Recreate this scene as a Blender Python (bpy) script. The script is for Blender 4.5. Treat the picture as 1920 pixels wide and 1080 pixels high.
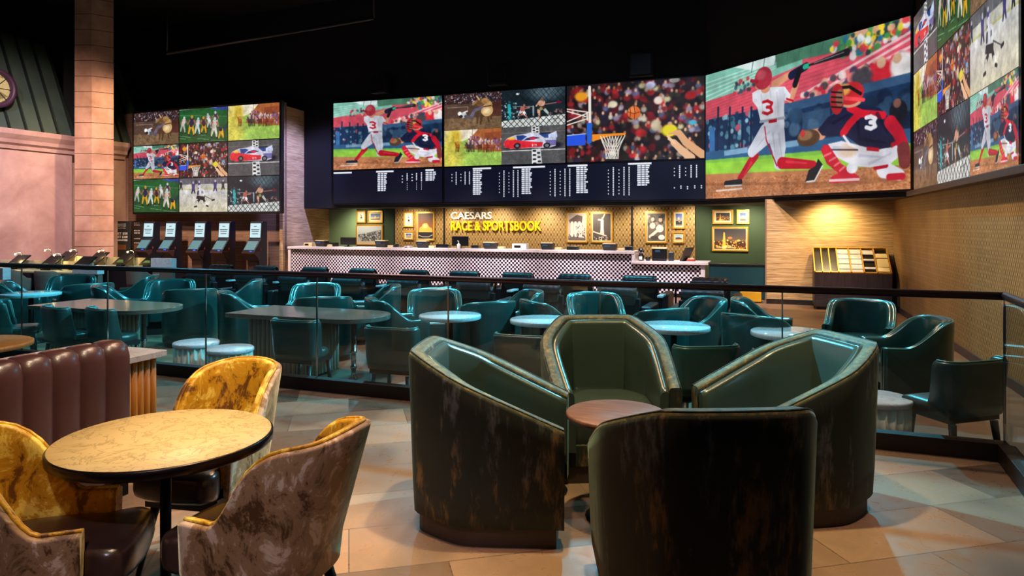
import bpy, math, random
import numpy as np
from mathutils import Vector, Matrix
random.seed(7)
C = bpy.context.scene.collection
for o in list(bpy.data.objects): bpy.data.objects.remove(o)
sc = bpy.context.scene
# ------------------------------------------------------------------ camera, world, exposure
FPX, HOR, CAMZ, YAW = 1280.0, 420.0, 1.6, math.radians(20.56)
LOW = -0.2                                    # floor level of the lounge beyond the glass
cam = bpy.data.cameras.new('camera'); co = bpy.data.objects.new('camera', cam); C.objects.link(co)
co.location = (0, 0, CAMZ); co.rotation_euler = (math.pi/2, 0, YAW)
cam.sensor_width = 36; cam.lens = FPX/1920*36; cam.shift_y = -(540-HOR)/1920; cam.clip_start = .05; cam.clip_end = 100
sc.camera = co
sc.view_settings.view_transform = 'Standard'; sc.view_settings.look = 'None'
sc.view_settings.exposure = 0.0; sc.view_settings.gamma = 1; sc.view_settings.use_curve_mapping = False
w = bpy.data.worlds.new('world'); sc.world = w; w.use_nodes = True
w.node_tree.nodes['Background'].inputs[0].default_value = (.35, .45, .8, 1)
w.node_tree.nodes['Background'].inputs[1].default_value = .035

def light(kind, name, loc, target, power, col, size=.2, spot=50, blend=.6, sy=None):
    l = bpy.data.lights.new(name, kind); o = bpy.data.objects.new(name, l); C.objects.link(o)
    o.location = loc; d = Vector(target)-Vector(loc)
    o.rotation_euler = d.to_track_quat('-Z', 'Y').to_euler()
    l.energy = power; l.color = col
    if kind == 'SPOT': l.spot_size = math.radians(spot); l.spot_blend = blend; l.shadow_soft_size = size
    elif kind == 'AREA':
        l.size = size
        if sy: l.shape = 'RECTANGLE'; l.size_y = sy
    else: l.shadow_soft_size = size
    return o
_s, _c = math.sin(YAW), math.cos(YAW)
def kk(px):
    u = (px-960)/FPX; return -_s+u*_c, _c+u*_s
def cw(lat, d): return (-d*_s+lat*_c, d*_c+lat*_s)          # point from metres right of / ahead of the lens
def at(px, py, z):                                            # point at height z seen at a photo pixel
    d = (CAMZ-z)*FPX/(py-HOR); k = kk(px); return (k[0]*d, k[1]*d)
def XY(px, Y): k = kk(px); return Y*k[0]/k[1]
def YX(px, X): k = kk(px); return X*k[1]/k[0]
def ZY(px, py, Y): k = kk(px); return CAMZ-(py-HOR)*(Y/k[1])/FPX
def ZX(px, py, X): k = kk(px); return CAMZ-(py-HOR)*(X/k[0])/FPX
def rot_to(dx, dy): return math.atan2(-dx, dy)                # rotation that turns local +Y to (dx,dy)
FD, RD = (-_s, _c), (_c, _s)
def fdir(r, f): return (r*RD[0]+f*FD[0], r*RD[1]+f*FD[1])

WARM = (1, .62, .27); WARM2 = (1, .74, .45); CYAN = (.1, .75, 1); BLUE = (.25, .42, 1); LILAC = (.85, .6, .95)
# foreground spots
light('SPOT', 'spot_marble_table', (-2.1, 2.9, 4.6), (-2.25, 2.05, .7), 420, (1, .8, .5), .06, 40, .4)
light('SPOT', 'spot_yellow_chair', (-1.5, 2.4, 4.6), (-2.5, 2.5, .8), 420, (1, .8, .48), .06, 36, .6)
light('SPOT', 'spot_club_chairs', (-.7, 3.3, 4.8), (-.95, 4.0, .4), 800, (1, .84, .42), .06, 50, .5)
light('SPOT', 'spot_club_front', (-1.0, 2.5, 4.6), (-1.0, 2.6, 0), 300, (1, .55, .25), .08, 40, .8)
light('SPOT', 'spot_floor_centre', (-2.2, 5.0, 4.6), (-2.0, 3.9, 0), 420, (1, .66, .42), .1, 60, .8)
light('SPOT', 'spot_floor_right', (.9, 3.3, 4.6), (.8, 3.6, 0), 330, (1, .66, .42), .1, 50, .8)
light('SPOT', 'spot_banquette', (-2.4, 3.2, 4.4), (-3.6, 2.8, .8), 260, (1, .72, .5), .1, 50, .8)
light('SPOT', 'velvet_chair_fill', (-.4, -.8, 4.6), (-1.75, 2.1, .5), 420, (.95, .86, 1), .12, 24, .7)  # added cool fill from behind the lens for the velvet chairs
light('SPOT', 'spot_fluted_block', (-3.0, 4.6, 4.4), (-3.8, 3.4, .6), 260, (1, .75, .55), .1, 40, .8)
# added cyan rim fills over the lounge, thrown back towards the lens
for i, (x, y, tx, ty, p) in enumerate([(-7.5, 14.5, -6.2, 9.4, 1900), (-3.6, 14.5, -3.4, 9.4, 1900), (.4, 13.6, .2, 7.6, 2200), (-11, 14.5, -9.4, 9.6, 2400)]):
    light('SPOT', 'cyan_fill', (x, y, 7.2), (tx, ty, 0), p, CYAN, .15, 56, .7)
light('SPOT', 'cyan_fill_right', (2.2, 9.4, 5.6), (-3.6, 8.2, .5), 4200, CYAN, .12, 62, .7)  # added cyan light standing in for the glow of the right screens
light('SPOT', 'cyan_fill_centre', (-5.2, 9.4, 7.6), (-10, 8.6, .4), 3600, CYAN, .12, 66, .7)
light('SPOT', 'cyan_fill_club_back', (-6.6, 7.6, 6.2), (.42, 4.5, .75), 8000, (.15, .75, 1), .08, 10, .6)  # added for the cyan patch on the right club chair's lining
light('SPOT', 'cyan_fill_club_left_chair', (2.0, 7.4, 5.6), (-1.75, 3.35, .7), 4500, (.35, .8, 1), .08, 10, .6)  # added for the pale blue highlight inside the left club chair
light('SPOT', 'carrel_fill', (-12.5, 8.6, 7.4), (-15, 11.2, .5), 1500, (.8, .82, 1), .15, 50, .9)  # added to brighten the carrel desks and their marble ends
light('SPOT', 'cyan_fill_side', (-12.5, 6.4, 6.5), (-6, 7.6, .2), 900, CYAN, .15, 60, .8)
light('SPOT', 'cyan_fill_club', (.5, 8.6, 6.0), (-.5, 3.75, .8), 420, (.25, .8, 1), .1, 18, .5)
light('SPOT', 'cyan_fill_club_left', (-6.2, 7.2, 5.8), (-1.75, 2.95, .3), 300, (.2, .7, 1), .1, 12, .5)
light('SPOT', 'lounge_fill', (-3, 5.0, 7.4), (-4, 11, 0), 900, (.6, .75, 1), .5, 100, .9)
light('SPOT', 'lounge_warm', (-4.6, 7.2, 6.6), (-4.0, 6.8, 0), 1100, (1, .55, .28), .3, 84, .9)
light('SPOT', 'aisle_warm', (1.2, 13.4, 6.4), (1.0, 13.6, 0), 900, (1, .65, .42), .2, 60, .8)
# wall washers
for i in range(8):
    x = -10.6+i*1.45
    light('SPOT', 'counter_downlight', (x, 18.6, 2.04), (x, 19.4, .9), 120, (1, .84, .56), .05, 130, .9)
for x in (-12.6, -.5): light('SPOT', 'counter_downlight', (x, 18.7, 2.04), (x, 19.6, .9), 90, (1, .84, .55), .05, 130, .9)
for i in range(6):
    x = -12.4+i*2.25
    light('SPOT', 'counter_front_lamp', (x, 14.0, 7.6), (x, 17.1, .2), 4200, (1, .84, .86), .1, 34, .7)
light('SPOT', 'rack_downlight', (1.25, 15.9, 2.04), (1.35, 16.5, 1.0), 170, (1, .72, .34), .05, 140, .9)
light('SPOT', 'rack_fill', (.2, 11.5, 6.9), (1.0, 16.4, .9), 2600, (1, .74, .5), .1, 26, .8)
light('SPOT', 'right_wall_wash', (-.6, 10.6, 7.4), (2.5, 10.6, .8), 2000, (1, .75, .46), .15, 60, .9)
light('SPOT', 'right_wall_wash_near', (-.6, 7.0, 7.0), (2.5, 6.6, .6), 1200, (1, .78, .55), .15, 60, .9)
light('SPOT', 'facade_wash', (-14.4, 10.5, 7.2), (-20.1, 13.4, 2.2), 2300, (1, .7, .62), .2, 75, .9)
light('SPOT', 'facade_wash_near', (-14, 7, 7.2), (-20.1, 10.4, 2.2), 3000, (.6, .55, 1), .2, 75, .9)
light('SPOT', 'facade_corner_warm', (-14.6, 14.2, 7.4), (-19.2, 14.9, 3.6), 1500, (1, .66, .4), .2, 46, .9)
light('SPOT', 'kiosk_wash', (-15.2, 12.4, 7.0), (-16.4, 16.9, 1.3), 4500, (1, .68, .5), .2, 60, .9)
light('SPOT', 'slanted_wall_fill', (-9.5, 15.6, 6.8), (-14.1, 17.8, 2.6), 4600, (.36, .4, 1), .2, 32, .7)  # added blue light in place of the screens' glow on this wall

# ------------------------------------------------------------------ mesh helpers
class MB:
    def __init__(s): s.v = []; s.f = []; s.sm = []
    def add(s, vs, fs, smooth=False):
        n = len(s.v); s.v += [tuple(p) for p in vs]; s.f += [tuple(i+n for i in f) for f in fs]; s.sm += [smooth]*len(fs); return s
    def box(s, x0, y0, z0, x1, y1, z1, M=None):
        vs = [(x, y, z) for z in (z0, z1) for y in (y0, y1) for x in (x0, x1)]
        if M is not None: vs = [tuple(M @ Vector(p)) for p in vs]
        return s.add(vs, [(0, 2, 3, 1), (4, 5, 7, 6), (0, 1, 5, 4), (2, 6, 7, 3), (0, 4, 6, 2), (1, 3, 7, 5)])
    def prism(s, pts, z0, z1, smooth=False, M=None):
        n = len(pts); a = sum(pts[i][0]*pts[(i+1) % n][1]-pts[(i+1) % n][0]*pts[i][1] for i in range(n))
        if a < 0: pts = pts[::-1]
        vs = [(p[0], p[1], z0) for p in pts]+[(p[0], p[1], z1) for p in pts]
        if M is not None: vs = [tuple(M @ Vector(p)) for p in vs]
        k = len(s.v)
        s.add(vs, [(i, (i+1) % n, n+(i+1) % n, n+i) for i in range(n)], smooth)
        s.f += [tuple(k+i for i in range(n))[::-1], tuple(k+n+i for i in range(n))]; s.sm += [False, False]; return s
    def lathe(s, prof, cx=0, cy=0, n=32, smooth=True, flute=0, nf=0):
        vs = []
        for r, z in prof:
            for i in range(n):
                a = 2*math.pi*i/n; q = r*(1-(flute*abs(math.sin(a*nf/2)) if flute else 0)) if r > 0 else 0
                vs.append((cx+q*math.cos(a), cy+q*math.sin(a), z))
        fs = [(j*n+i, j*n+(i+1) % n, (j+1)*n+(i+1) % n, (j+1)*n+i) for j in range(len(prof)-1) for i in range(n)]
        k = len(s.v); s.add(vs, fs, smooth)
        m = len(prof)
        if prof[0][0] > 0: s.f.append(tuple(k+i for i in range(n))[::-1]); s.sm.append(False)
        if prof[-1][0] > 0: s.f.append(tuple(k+(m-1)*n+i for i in range(n))); s.sm.append(False)
        return s
    def tube(s, pts, r, n=8, smooth=True, r2=None):
        pts = [Vector(p) for p in pts]; m = len(pts); vs = []
        for j, p in enumerate(pts):
            d = (pts[min(j+1, m-1)]-pts[max(j-1, 0)]).normalized()
            a = Vector((0, 0, 1)) if abs(d.z) < .9 else Vector((1, 0, 0))
            e = d.cross(a).normalized(); g = d.cross(e).normalized()
            rr = r if r2 is None else r+(r2-r)*j/(m-1)
            for i in range(n):
                t = 2*math.pi*i/n; vs.append(p+e*rr*math.cos(t)+g*rr*math.sin(t))
        fs = [(j*n+i, (j+1)*n+i, (j+1)*n+(i+1) % n, j*n+(i+1) % n) for j in range(m-1) for i in range(n)]
        k = len(s.v); s.add(vs, fs, smooth)
        s.f += [tuple(k+i for i in range(n)), tuple(k+(m-1)*n+i for i in range(n))[::-1]]; s.sm += [False, False]; return s
    def grid(s, P, smooth=True, close=False):
        # P: rows of equally long point lists
        nr, nc = len(P), len(P[0]); vs = [p for r in P for p in r]
        cc = nc if close else nc-1
        return s.add(vs, [(j*nc+i, j*nc+(i+1) % nc, (j+1)*nc+(i+1) % nc, (j+1)*nc+i) for j in range(nr-1) for i in range(cc)], smooth)
    def quad(s, a, b, c, d): return s.add([a, b, c, d], [(0, 1, 2, 3)])
    def mesh(s, name):
        m = bpy.data.meshes.new(name); m.from_pydata(s.v, [], s.f); m.polygons.foreach_set('use_smooth', s.sm); m.update(); return m
    def build(s, name, mat, parent=None, bevel=0, seg=2, sub=0, label=None, fixn=False):
        m = s.mesh(name)
        if fixn:
            import bmesh
            b = bmesh.new(); b.from_mesh(m); bmesh.ops.remove_doubles(b, verts=b.verts, dist=1e-5); bmesh.ops.recalc_face_normals(b, faces=b.faces); b.to_mesh(m); b.free()
        m.materials.append(mat); o = bpy.data.objects.new(name, m); C.objects.link(o)
        if parent: o.parent = parent
        if bevel:
            b = o.modifiers.new('bevel', 'BEVEL'); b.width = bevel; b.segments = seg; b.limit_method = 'ANGLE'; b.angle_limit = math.radians(35); b.use_clamp_overlap = True
            if seg > 1:
                for p in m.polygons: p.use_smooth = True
                b.harden_normals = True
        if sub: q = o.modifiers.new('sub', 'SUBSURF'); q.levels = q.render_levels = sub
        if label: o['label'] = label
        return o
def B(*a): return MB().box(*a)
def thing(name, label, cat, loc=(0, 0, 0), rz=0, group=None):
    o = bpy.data.objects.new(name, None); C.objects.link(o); o.location = loc; o.rotation_euler = (0, 0, rz)
    o.empty_display_size = .1
    return tag(o, label, cat, group)
def tag(o, label=None, cat=None, group=None, kind=None):
    if label: o['label'] = label
    if cat: o['category'] = cat
    if group: o['group'] = group
    if kind: o['kind'] = kind
    return o
def struct(name, mb, mat, **k): o = mb.build(name, mat, **k); o['kind'] = 'structure'; return o
def dup(root, loc, rz, label=None, group=None, scale=None):
    def cp(o, par):
        c = o.copy(); C.objects.link(c); c.parent = par
        for ch in kids.get(o.name, []): cp(ch, c)
        return c
    kids = {}
    for o in bpy.data.objects:
        if o.parent: kids.setdefault(o.parent.name, []).append(o)
    r = cp(root, None); r.location = loc; r.rotation_euler = (0, 0, rz)
    if label: r['label'] = label
    if group: r['group'] = group
    if scale: r.scale = scale
    return r

# ------------------------------------------------------------------ materials
def hexc(r, g, b):
    return tuple(((c/255)/12.92 if c/255 <= .04045 else ((c/255+.055)/1.055)**2.4) for c in (r, g, b))
class NT:
    def __init__(s, name):
        s.m = bpy.data.materials.new(name); s.m.use_nodes = True; s.t = s.m.node_tree; s.b = s.t.nodes['Principled BSDF']; s.n = s.t.nodes; s.l = s.t.links
    def node(s, typ, ins=None, **k):
        n = s.n.new(typ)
        for a, b in k.items(): setattr(n, a, b)
        for a, b in (ins or {}).items():
            if hasattr(b, 'node') or isinstance(b, bpy.types.NodeSocket): s.l.new(b, n.inputs[a])
            else: n.inputs[a].default_value = b
        return n
    def obj(s, scale=(1, 1, 1), rot=(0, 0, 0), loc=(0, 0, 0), kind='Object'):
        c = s.node('ShaderNodeTexCoord'); m = s.node('ShaderNodeMapping', {0: c.outputs[kind], 'Scale': scale, 'Rotation': rot, 'Location': loc}); return m.outputs[0]
    def noise(s, vec, scale, detail=4, rough=.5, dist=0):
        return s.node('ShaderNodeTexNoise', {'Vector': vec, 'Scale': scale, 'Detail': detail, 'Roughness': rough, 'Distortion': dist}).outputs[0]
    def ramp(s, fac, stops, interp='LINEAR'):
        r = s.node('ShaderNodeValToRGB', {0: fac}); e = r.color_ramp; e.interpolation = interp
        while len(e.elements) < len(stops): e.elements.new(.5)
        for x, (p, c) in zip(e.elements, stops): x.position = p; x.color = (*c, 1) if len(c) == 3 else c
        return r.outputs[0]
    def mix(s, fac, a, b, blend='MIX'):
        n = s.node('ShaderNodeMix', data_type='RGBA', blend_type=blend)
        for i, v in ((0, fac), (6, a), (7, b)):
            if isinstance(v, bpy.types.NodeSocket): s.l.new(v, n.inputs[i])
            else: n.inputs[i].default_value = v if i == 0 else (*v[:3], 1)
        return n.outputs[2]
    def math(s, op, a, b=0, c=0):
        n = s.node('ShaderNodeMath', operation=op)
        for i, v in ((0, a), (1, b), (2, c)):
            if isinstance(v, bpy.types.NodeSocket): s.l.new(v, n.inputs[i])
            else: n.inputs[i].default_value = v
        return n.outputs[0]
    def bump(s, h, strength=.2, dist=.01):
        n = s.node('ShaderNodeBump', {'Height': h, 'Strength': strength, 'Distance': dist}); s.l.new(n.outputs[0], s.b.inputs['Normal'])
    def col(s, c):
        if isinstance(c, bpy.types.NodeSocket): s.l.new(c, s.b.inputs['Base Color'])
        else: s.b.inputs['Base Color'].default_value = (*c, 1)
        return s
    def set(s, **k):
        for a, v in k.items():
            i = s.b.inputs[a.replace('_', ' ')]
            if isinstance(v, bpy.types.NodeSocket): s.l.new(v, i)
            else: i.default_value = v
        return s
def simple(name, rgb, rough=.5, metal=0, nz=.0, nscale=20, bump=0, **k):
    t = NT(name); c = hexc(*rgb)
    v = t.obj(); n = t.noise(v, nscale)
    t.col(t.mix(n, tuple(x*(1-nz) for x in c), tuple(min(1, x*(1+nz)) for x in c)) if nz else c)
    t.set(Roughness=rough, Metallic=metal, **k)
    if bump: t.bump(n, bump, .004)
    return t.m
def emis(name, rgb, st):
    t = NT(name); t.col((0, 0, 0)); t.set(Emission_Color=(*hexc(*rgb), 1), Emission_Strength=st); return t.m
M = {}
M['black'] = simple('black_paint', (8, 8, 13), .7, nz=.1)
M['ceil'] = simple('black_ceiling', (9, 9, 12), .9, nz=.2)
M['bezel'] = simple('display_bezel', (8, 9, 12), .4, nz=.1)
M['darkmetal'] = simple('dark_bronze_metal', (40, 30, 30), .3, .8, nz=.1)
M['rail'] = simple('rail_metal', (74, 56, 66), .33, .5, nz=.1)
M['curb'] = simple('curb_metal', (42, 28, 24), .45, .2, nz=.15)
M['chrome'] = simple('chrome', (190, 190, 195), .15, 1, nz=.05)
M['blackmetal'] = simple('black_metal', (20, 20, 24), .35, .7, nz=.1)
M['darkwood'] = simple('dark_wood', (28, 20, 20), .4, nz=.2)
M['plinth'] = simple('brown_plinth', (52, 36, 28), .5, nz=.2)
M['paper'] = simple('white_paper', (176, 172, 176), .7, nz=.05)
M['cream'] = simple('cream_laminate', (206, 186, 140), .5, nz=.06)
M['white'] = simple('white_plastic', (225, 222, 215), .4, nz=.03)
M['gold'] = simple('gold_frame', (214, 160, 62), .35, .5, nz=.1)
M['mat'] = simple('picture_mat', (226, 208, 176), .8, nz=.03)
M['tan_chair'] = simple('tan_fabric', (120, 96, 84), .8, nz=.15)
M['black_plastic'] = simple('black_plastic', (16, 17, 20), .35, nz=.1)
M['kiosk_blue'] = simple('kiosk_navy', (18, 24, 40), .4, nz=.1)
M['kiosk_front'] = simple('kiosk_brown_front', (62, 44, 40), .5, nz=.15)
M['green_wall'] = simple('green_paint', (40, 62, 40), .7, nz=.06)
M['sage_wall'] = simple('sage_paint', (140, 172, 132), .7, nz=.05)
M['teal_gate'] = simple('teal_panel', (14, 60, 66), .45, nz=.1)
M['lettering_white'] = simple('white_letters', (245, 242, 235), .4, Emission_Color=(1, .97, .9, 1), Emission_Strength=.25)
M['lettering_gold'] = simple('gold_letters', (250, 196, 20), .4, Emission_Color=(1, .55, .0, 1), Emission_Strength=.15)
M['sign_ink'] = simple('sign_white_ink', (225, 225, 220), .6)
M['sign_orange'] = simple('sign_orange_ink', (120, 76, 38), .6, nz=.5, nscale=60)
M['sign_board'] = simple('sign_slate', (34, 42, 46), .6, nz=.1)
M['sign_board2'] = simple('sign_brown', (46, 36, 26), .6, nz=.1)
M['red_binder'] = simple('red_item', (150, 40, 30), .5, nz=.1)
M['lamp_tip'] = emis('lamp_led', (255, 215, 130), 14)
M['kscreen'] = emis('kiosk_screen', (205, 238, 245), 1.0)
M['kscreen2'] = emis('kiosk_screen_lower', (110, 160, 165), .8)
M['kink'] = simple('screen_text_ink', (70, 90, 110), .5)
M['kblue'] = emis('kiosk_blue_light', (60, 90, 255), 2.0)
M['green_text'] = emis('green_screen_text', (150, 190, 90), .7)
M['tscreen'] = emis('terminal_glow', (60, 110, 150), .5)
M['tablet'] = simple('tablet_glass', (8, 9, 11), .35)
M['oculus'] = emis('window_warm_pane', (240, 205, 140), 1.0)
M['purple'] = simple('purple_window_ring', (62, 36, 56), .5, nz=.1)
M['yellow_floor_sign'] = simple('yellow_plastic', (215, 160, 20), .5, nz=.05)

def leather(name, rgb, rough=.32, bump=.12, coat=.25, sc_=140):
    t = NT(name); v = t.obj(); n = t.noise(v, 3, 3); c = hexc(*rgb)
    t.col(t.mix(n, tuple(x*.75 for x in c), tuple(min(1, x*1.2) for x in c)))
    t.set(Roughness=rough, Coat_Weight=coat, Coat_Roughness=.25)
    vo = t.node('ShaderNodeTexVoronoi', {'Vector': v, 'Scale': sc_}); t.bump(vo.outputs[0], bump, .002)
    return t.m
M['teal'] = leather('teal_leather', (22, 62, 60), .24, coat=.5)
M['teal_edge'] = leather('teal_leather_piping', (70, 120, 104), .3)
M['teal_dark'] = leather('dark_teal_leather', (30, 36, 42), .42)
M['roll'] = leather('headrest_leather', (46, 42, 46), .42)
M['club_leather'] = leather('green_club_leather', (54, 66, 60), .27, coat=.4)
M['dining_green'] = leather('green_dining_leather', (30, 62, 58), .36)
M['brown_leather'] = leather('brown_banquette_leather', (84, 54, 56), .3)
M['seat_leather'] = leather('dark_brown_seat_leather', (58, 38, 32), .3)

def velvet_dark():
    t = NT('dark_green_velvet'); v = t.obj((1, 1, .22)); n = t.noise(v, 9, 6, .65, .3); n2 = t.noise(t.obj((1, 1, .3)), 22, 5, .7)
    n3 = t.noise(t.obj((1, 1, .5)), 3, 3)
    base = t.ramp(n3, [(.3, hexc(15, 21, 20)), (.7, hexc(28, 34, 24))])
    a = t.ramp(n, [(.5, (0, 0, 0)), (.58, (1, 1, 1))]); b = t.ramp(n2, [(.45, (0, 0, 0)), (.6, (1, 1, 1))])
    pc = t.mix(t.ramp(n3, [(.42, (0, 0, 0)), (.55, (1, 1, 1))]), hexc(84, 88, 96), hexc(124, 92, 34))
    f = t.math('MULTIPLY', a, b); f = t.math('MULTIPLY', f, .9)
    t.col(t.mix(f, base, pc)); t.set(Roughness=.75, Sheen_Weight=.12, Sheen_Roughness=.35, Sheen_Tint=(.5, .75, .6, 1)); t.bump(t.noise(t.obj(), 220, 2), .2, .002); return t.m
M['velvet_dark'] = velvet_dark()
def velvet_rim():
    t = NT('olive_velvet_rim'); n = t.noise(t.obj(), 26, 6, .7)
    t.col(t.ramp(n, [(.38, hexc(40, 48, 34)), (.55, hexc(84, 78, 42)), (.7, hexc(140, 112, 46))])); t.set(Roughness=.6, Sheen_Weight=.7, Sheen_Roughness=.3); t.bump(t.noise(t.obj(), 220, 2), .2, .002); return t.m
M['velvet_rim'] = velvet_rim()
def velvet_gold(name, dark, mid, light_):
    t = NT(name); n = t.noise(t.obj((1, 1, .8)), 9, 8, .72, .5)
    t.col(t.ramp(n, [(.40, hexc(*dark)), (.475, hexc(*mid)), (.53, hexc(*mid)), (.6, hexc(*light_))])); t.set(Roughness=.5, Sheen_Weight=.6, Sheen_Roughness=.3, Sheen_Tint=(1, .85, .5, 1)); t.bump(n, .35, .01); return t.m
M['velvet_gold'] = velvet_gold('gold_crushed_velvet', (110, 62, 4), (206, 146, 18), (252, 214, 92))
M['velvet_gold_shaded'] = velvet_gold('gold_crushed_velvet_shaded', (84, 52, 26), (156, 116, 80), (214, 180, 152))  # the gold velvet again, with shade put into its browner colour
def marble(name, a, b, vein, scale=4, rough=.25):
    t = NT(name); v = t.obj(); n = t.noise(v, scale, 6, .6, 1.6); n2 = t.noise(v, scale*1.7, 5, .6, 2.2)
    base = t.mix(n, hexc(*a), hexc(*b)); ve = t.ramp(n2, [(.47, (0, 0, 0)), (.495, (1, 1, 1)), (.505, (1, 1, 1)), (.53, (0, 0, 0))])
    t.col(t.mix(t.math('MULTIPLY', ve, .55), base, hexc(*vein))); t.set(Roughness=rough); return t.m
M['marble_cream'] = marble('cream_marble', (232, 196, 134), (212, 174, 110), (150, 116, 66), 3.2, .5)
M['marble_white'] = marble('white_marble', (226, 222, 224), (205, 204, 210), (160, 160, 170), 2.5, .2)
M['quartz'] = marble('white_quartz', (226, 216, 212), (212, 202, 202), (190, 180, 180), 2, .25)
M['table_dim'] = marble('brown_grey_stone_top', (96, 88, 78), (122, 112, 100), (80, 70, 62), 3, .12)
M['table_white'] = marble('pale_table_top', (206, 226, 228), (190, 212, 216), (150, 170, 180), 3, .06)
def wood(name, a, b, scale=(1, 12, 12), rough=.45, ns=3):
    t = NT(name); n = t.noise(t.obj(scale), ns, 6, .6, .4); t.col(t.ramp(n, [(.3, hexc(*a)), (.7, hexc(*b))])); t.set(Roughness=rough); t.bump(n, .15, .003); return t.m
M['wood_top'] = wood('walnut_table_top', (92, 58, 46), (136, 92, 74), (1.5, 14, 3), .4)
M['fluted_wood'] = wood('orange_fluted_wood', (160, 98, 36), (204, 136, 56), (14, 14, 1), .4)
M['fluted_pale'] = wood('pale_fluted_wood', (196, 190, 174), (226, 220, 204), (12, 12, 1), .5)
M['fluted_grey'] = wood('grey_fluted_wood', (136, 126, 110), (160, 148, 130), (12, 12, 1), .5)
M['rack_wood'] = wood('dark_rack_wood', (44, 36, 42), (66, 54, 60), (10, 10, .8), .45)
def strata(name, a, b, c, axis=(1.2, 1.2, 26), rough=.75, bmp=.4):
    t = NT(name); n = t.noise(t.obj(axis), 1.6, 6, .65, .6); t.col(t.ramp(n, [(.3, hexc(*a)), (.5, hexc(*b)), (.72, hexc(*c))])); t.set(Roughness=rough); t.bump(n, bmp, .02); return t.m
M['strata'] = strata('layered_wallcovering', (120, 90, 56), (182, 148, 104), (214, 184, 140))
def brickwood():
    t = NT('brown_ledger_wall'); v = t.obj((1, 1, 1), (math.pi/2, 0, 0)); b = t.node('ShaderNodeTexBrick', {'Vector': v, 'Scale': 1.0, 'Mortar Size': .006, 'Brick Width': .9, 'Row Height': .085, 'Color1': (*hexc(126, 96, 76), 1), 'Color2': (*hexc(98, 72, 58), 1), 'Mortar': (*hexc(48, 34, 30), 1)})
    n = t.noise(t.obj((2, 2, 20)), 3, 5); t.col(t.mix(t.math('MULTIPLY', n, .7), b.outputs[0], hexc(150, 120, 96))); t.set(Roughness=.7); t.bump(b.outputs[0], .4, .01); return t.m
M['ledger'] = brickwood()
def stucco():
    t = NT('pink_stucco'); n = t.noise(t.obj(), .9, 8, .62, .4); t.col(t.ramp(n, [(.3, hexc(168, 132, 118)), (.55, hexc(196, 162, 146)), (.75, hexc(216, 186, 168))])); t.set(Roughness=.85); t.bump(t.noise(t.obj(), 14, 6), .2, .01); return t.m
M['stucco'] = stucco()
def blocks():
    t = NT('sandstone_column_blocks'); v = t.obj()
    s = t.node('ShaderNodeSeparateXYZ', {0: v}); m = t.math('FRACT', t.math('DIVIDE', s.outputs[2], .46)); j = t.math('LESS_THAN', m, .035)
    n = t.noise(t.obj(), 1.6, 7, .6); c = t.ramp(n, [(.3, hexc(158, 118, 92)), (.7, hexc(206, 164, 136))]); t.col(t.mix(j, c, hexc(60, 40, 34))); t.set(Roughness=.8); return t.m
M['blocks'] = blocks()
M['roof'] = simple('green_metal_roof', (74, 92, 78), .55, .3, nz=.25, nscale=2)
M['roof_seam'] = simple('roof_seam', (34, 44, 38), .5, .3)
def wallpaper(name, k=1.0, base=(174, 142, 92), base2=(144, 112, 66), dark=(48, 32, 14), rot=(0, 0, 0)):
    t = NT(name); v = t.obj((1, 1, 1), rot); s = t.node('ShaderNodeSeparateXYZ', {0: v}); x, z = s.outputs[0], s.outputs[2]
    fx = 20*k; fz = 13*k
    a = t.math('SINE', t.math('MULTIPLY', t.math('ADD', t.math('MULTIPLY', x, fx*1.6), t.math('MULTIPLY', z, fz*1.6)), 1))
    b = t.math('SINE', t.math('MULTIPLY', t.math('SUBTRACT', t.math('MULTIPLY', x, fx*1.6), t.math('MULTIPLY', z, fz*1.6)), 1))
    lat = t.math('GREATER_THAN', t.math('MULTIPLY', t.math('ABSOLUTE', a), t.math('ABSOLUTE', b)), .72)
    lin = t.math('LESS_THAN', t.math('MINIMUM', t.math('ABSOLUTE', a), t.math('ABSOLUTE', b)), .16)
    dx = t.math('SINE', t.math('MULTIPLY', x, fx*.8*2)); dz = t.math('SINE', t.math('MULTIPLY', z, fz*2*.8))
    dot = t.math('GREATER_THAN', t.math('MULTIPLY', dx, dz), .86)
    n = t.noise(t.obj(), 60, 3); n1 = t.noise(t.obj(), 2, 4)
    c = t.mix(n1, hexc(*base2), hexc(*base)); c = t.mix(t.math('MULTIPLY', lin, .5), c, hexc(*dark)); c = t.mix(t.math('MULTIPLY', lat, .3), c, hexc(232, 200, 128))
    c = t.mix(t.math('MULTIPLY', dot, .9), c, hexc(26, 18, 12)); c = t.mix(t.math('MULTIPLY', n, .22), c, hexc(*dark))
    t.col(c); t.set(Roughness=.55, Metallic=.15); return t.m
M['wallpaper'] = wallpaper('gold_lattice_wallpaper')
M['wallpaper_side'] = wallpaper('gold_side_wallpaper', 1.5, (186, 148, 96), (122, 90, 52), (30, 20, 12), (0, 0, math.pi/2))
def checker():
    t = NT('black_white_mosaic'); c = t.node('ShaderNodeTexChecker', {'Vector': t.obj(loc=(.01, .513, .007)), 'Color1': (*hexc(232, 220, 226), 1), 'Color2': (*hexc(22, 18, 28), 1), 'Scale': 1/.053}); t.col(c.outputs[0]); t.set(Roughness=.25); return t.m
M['checker'] = checker()
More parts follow.
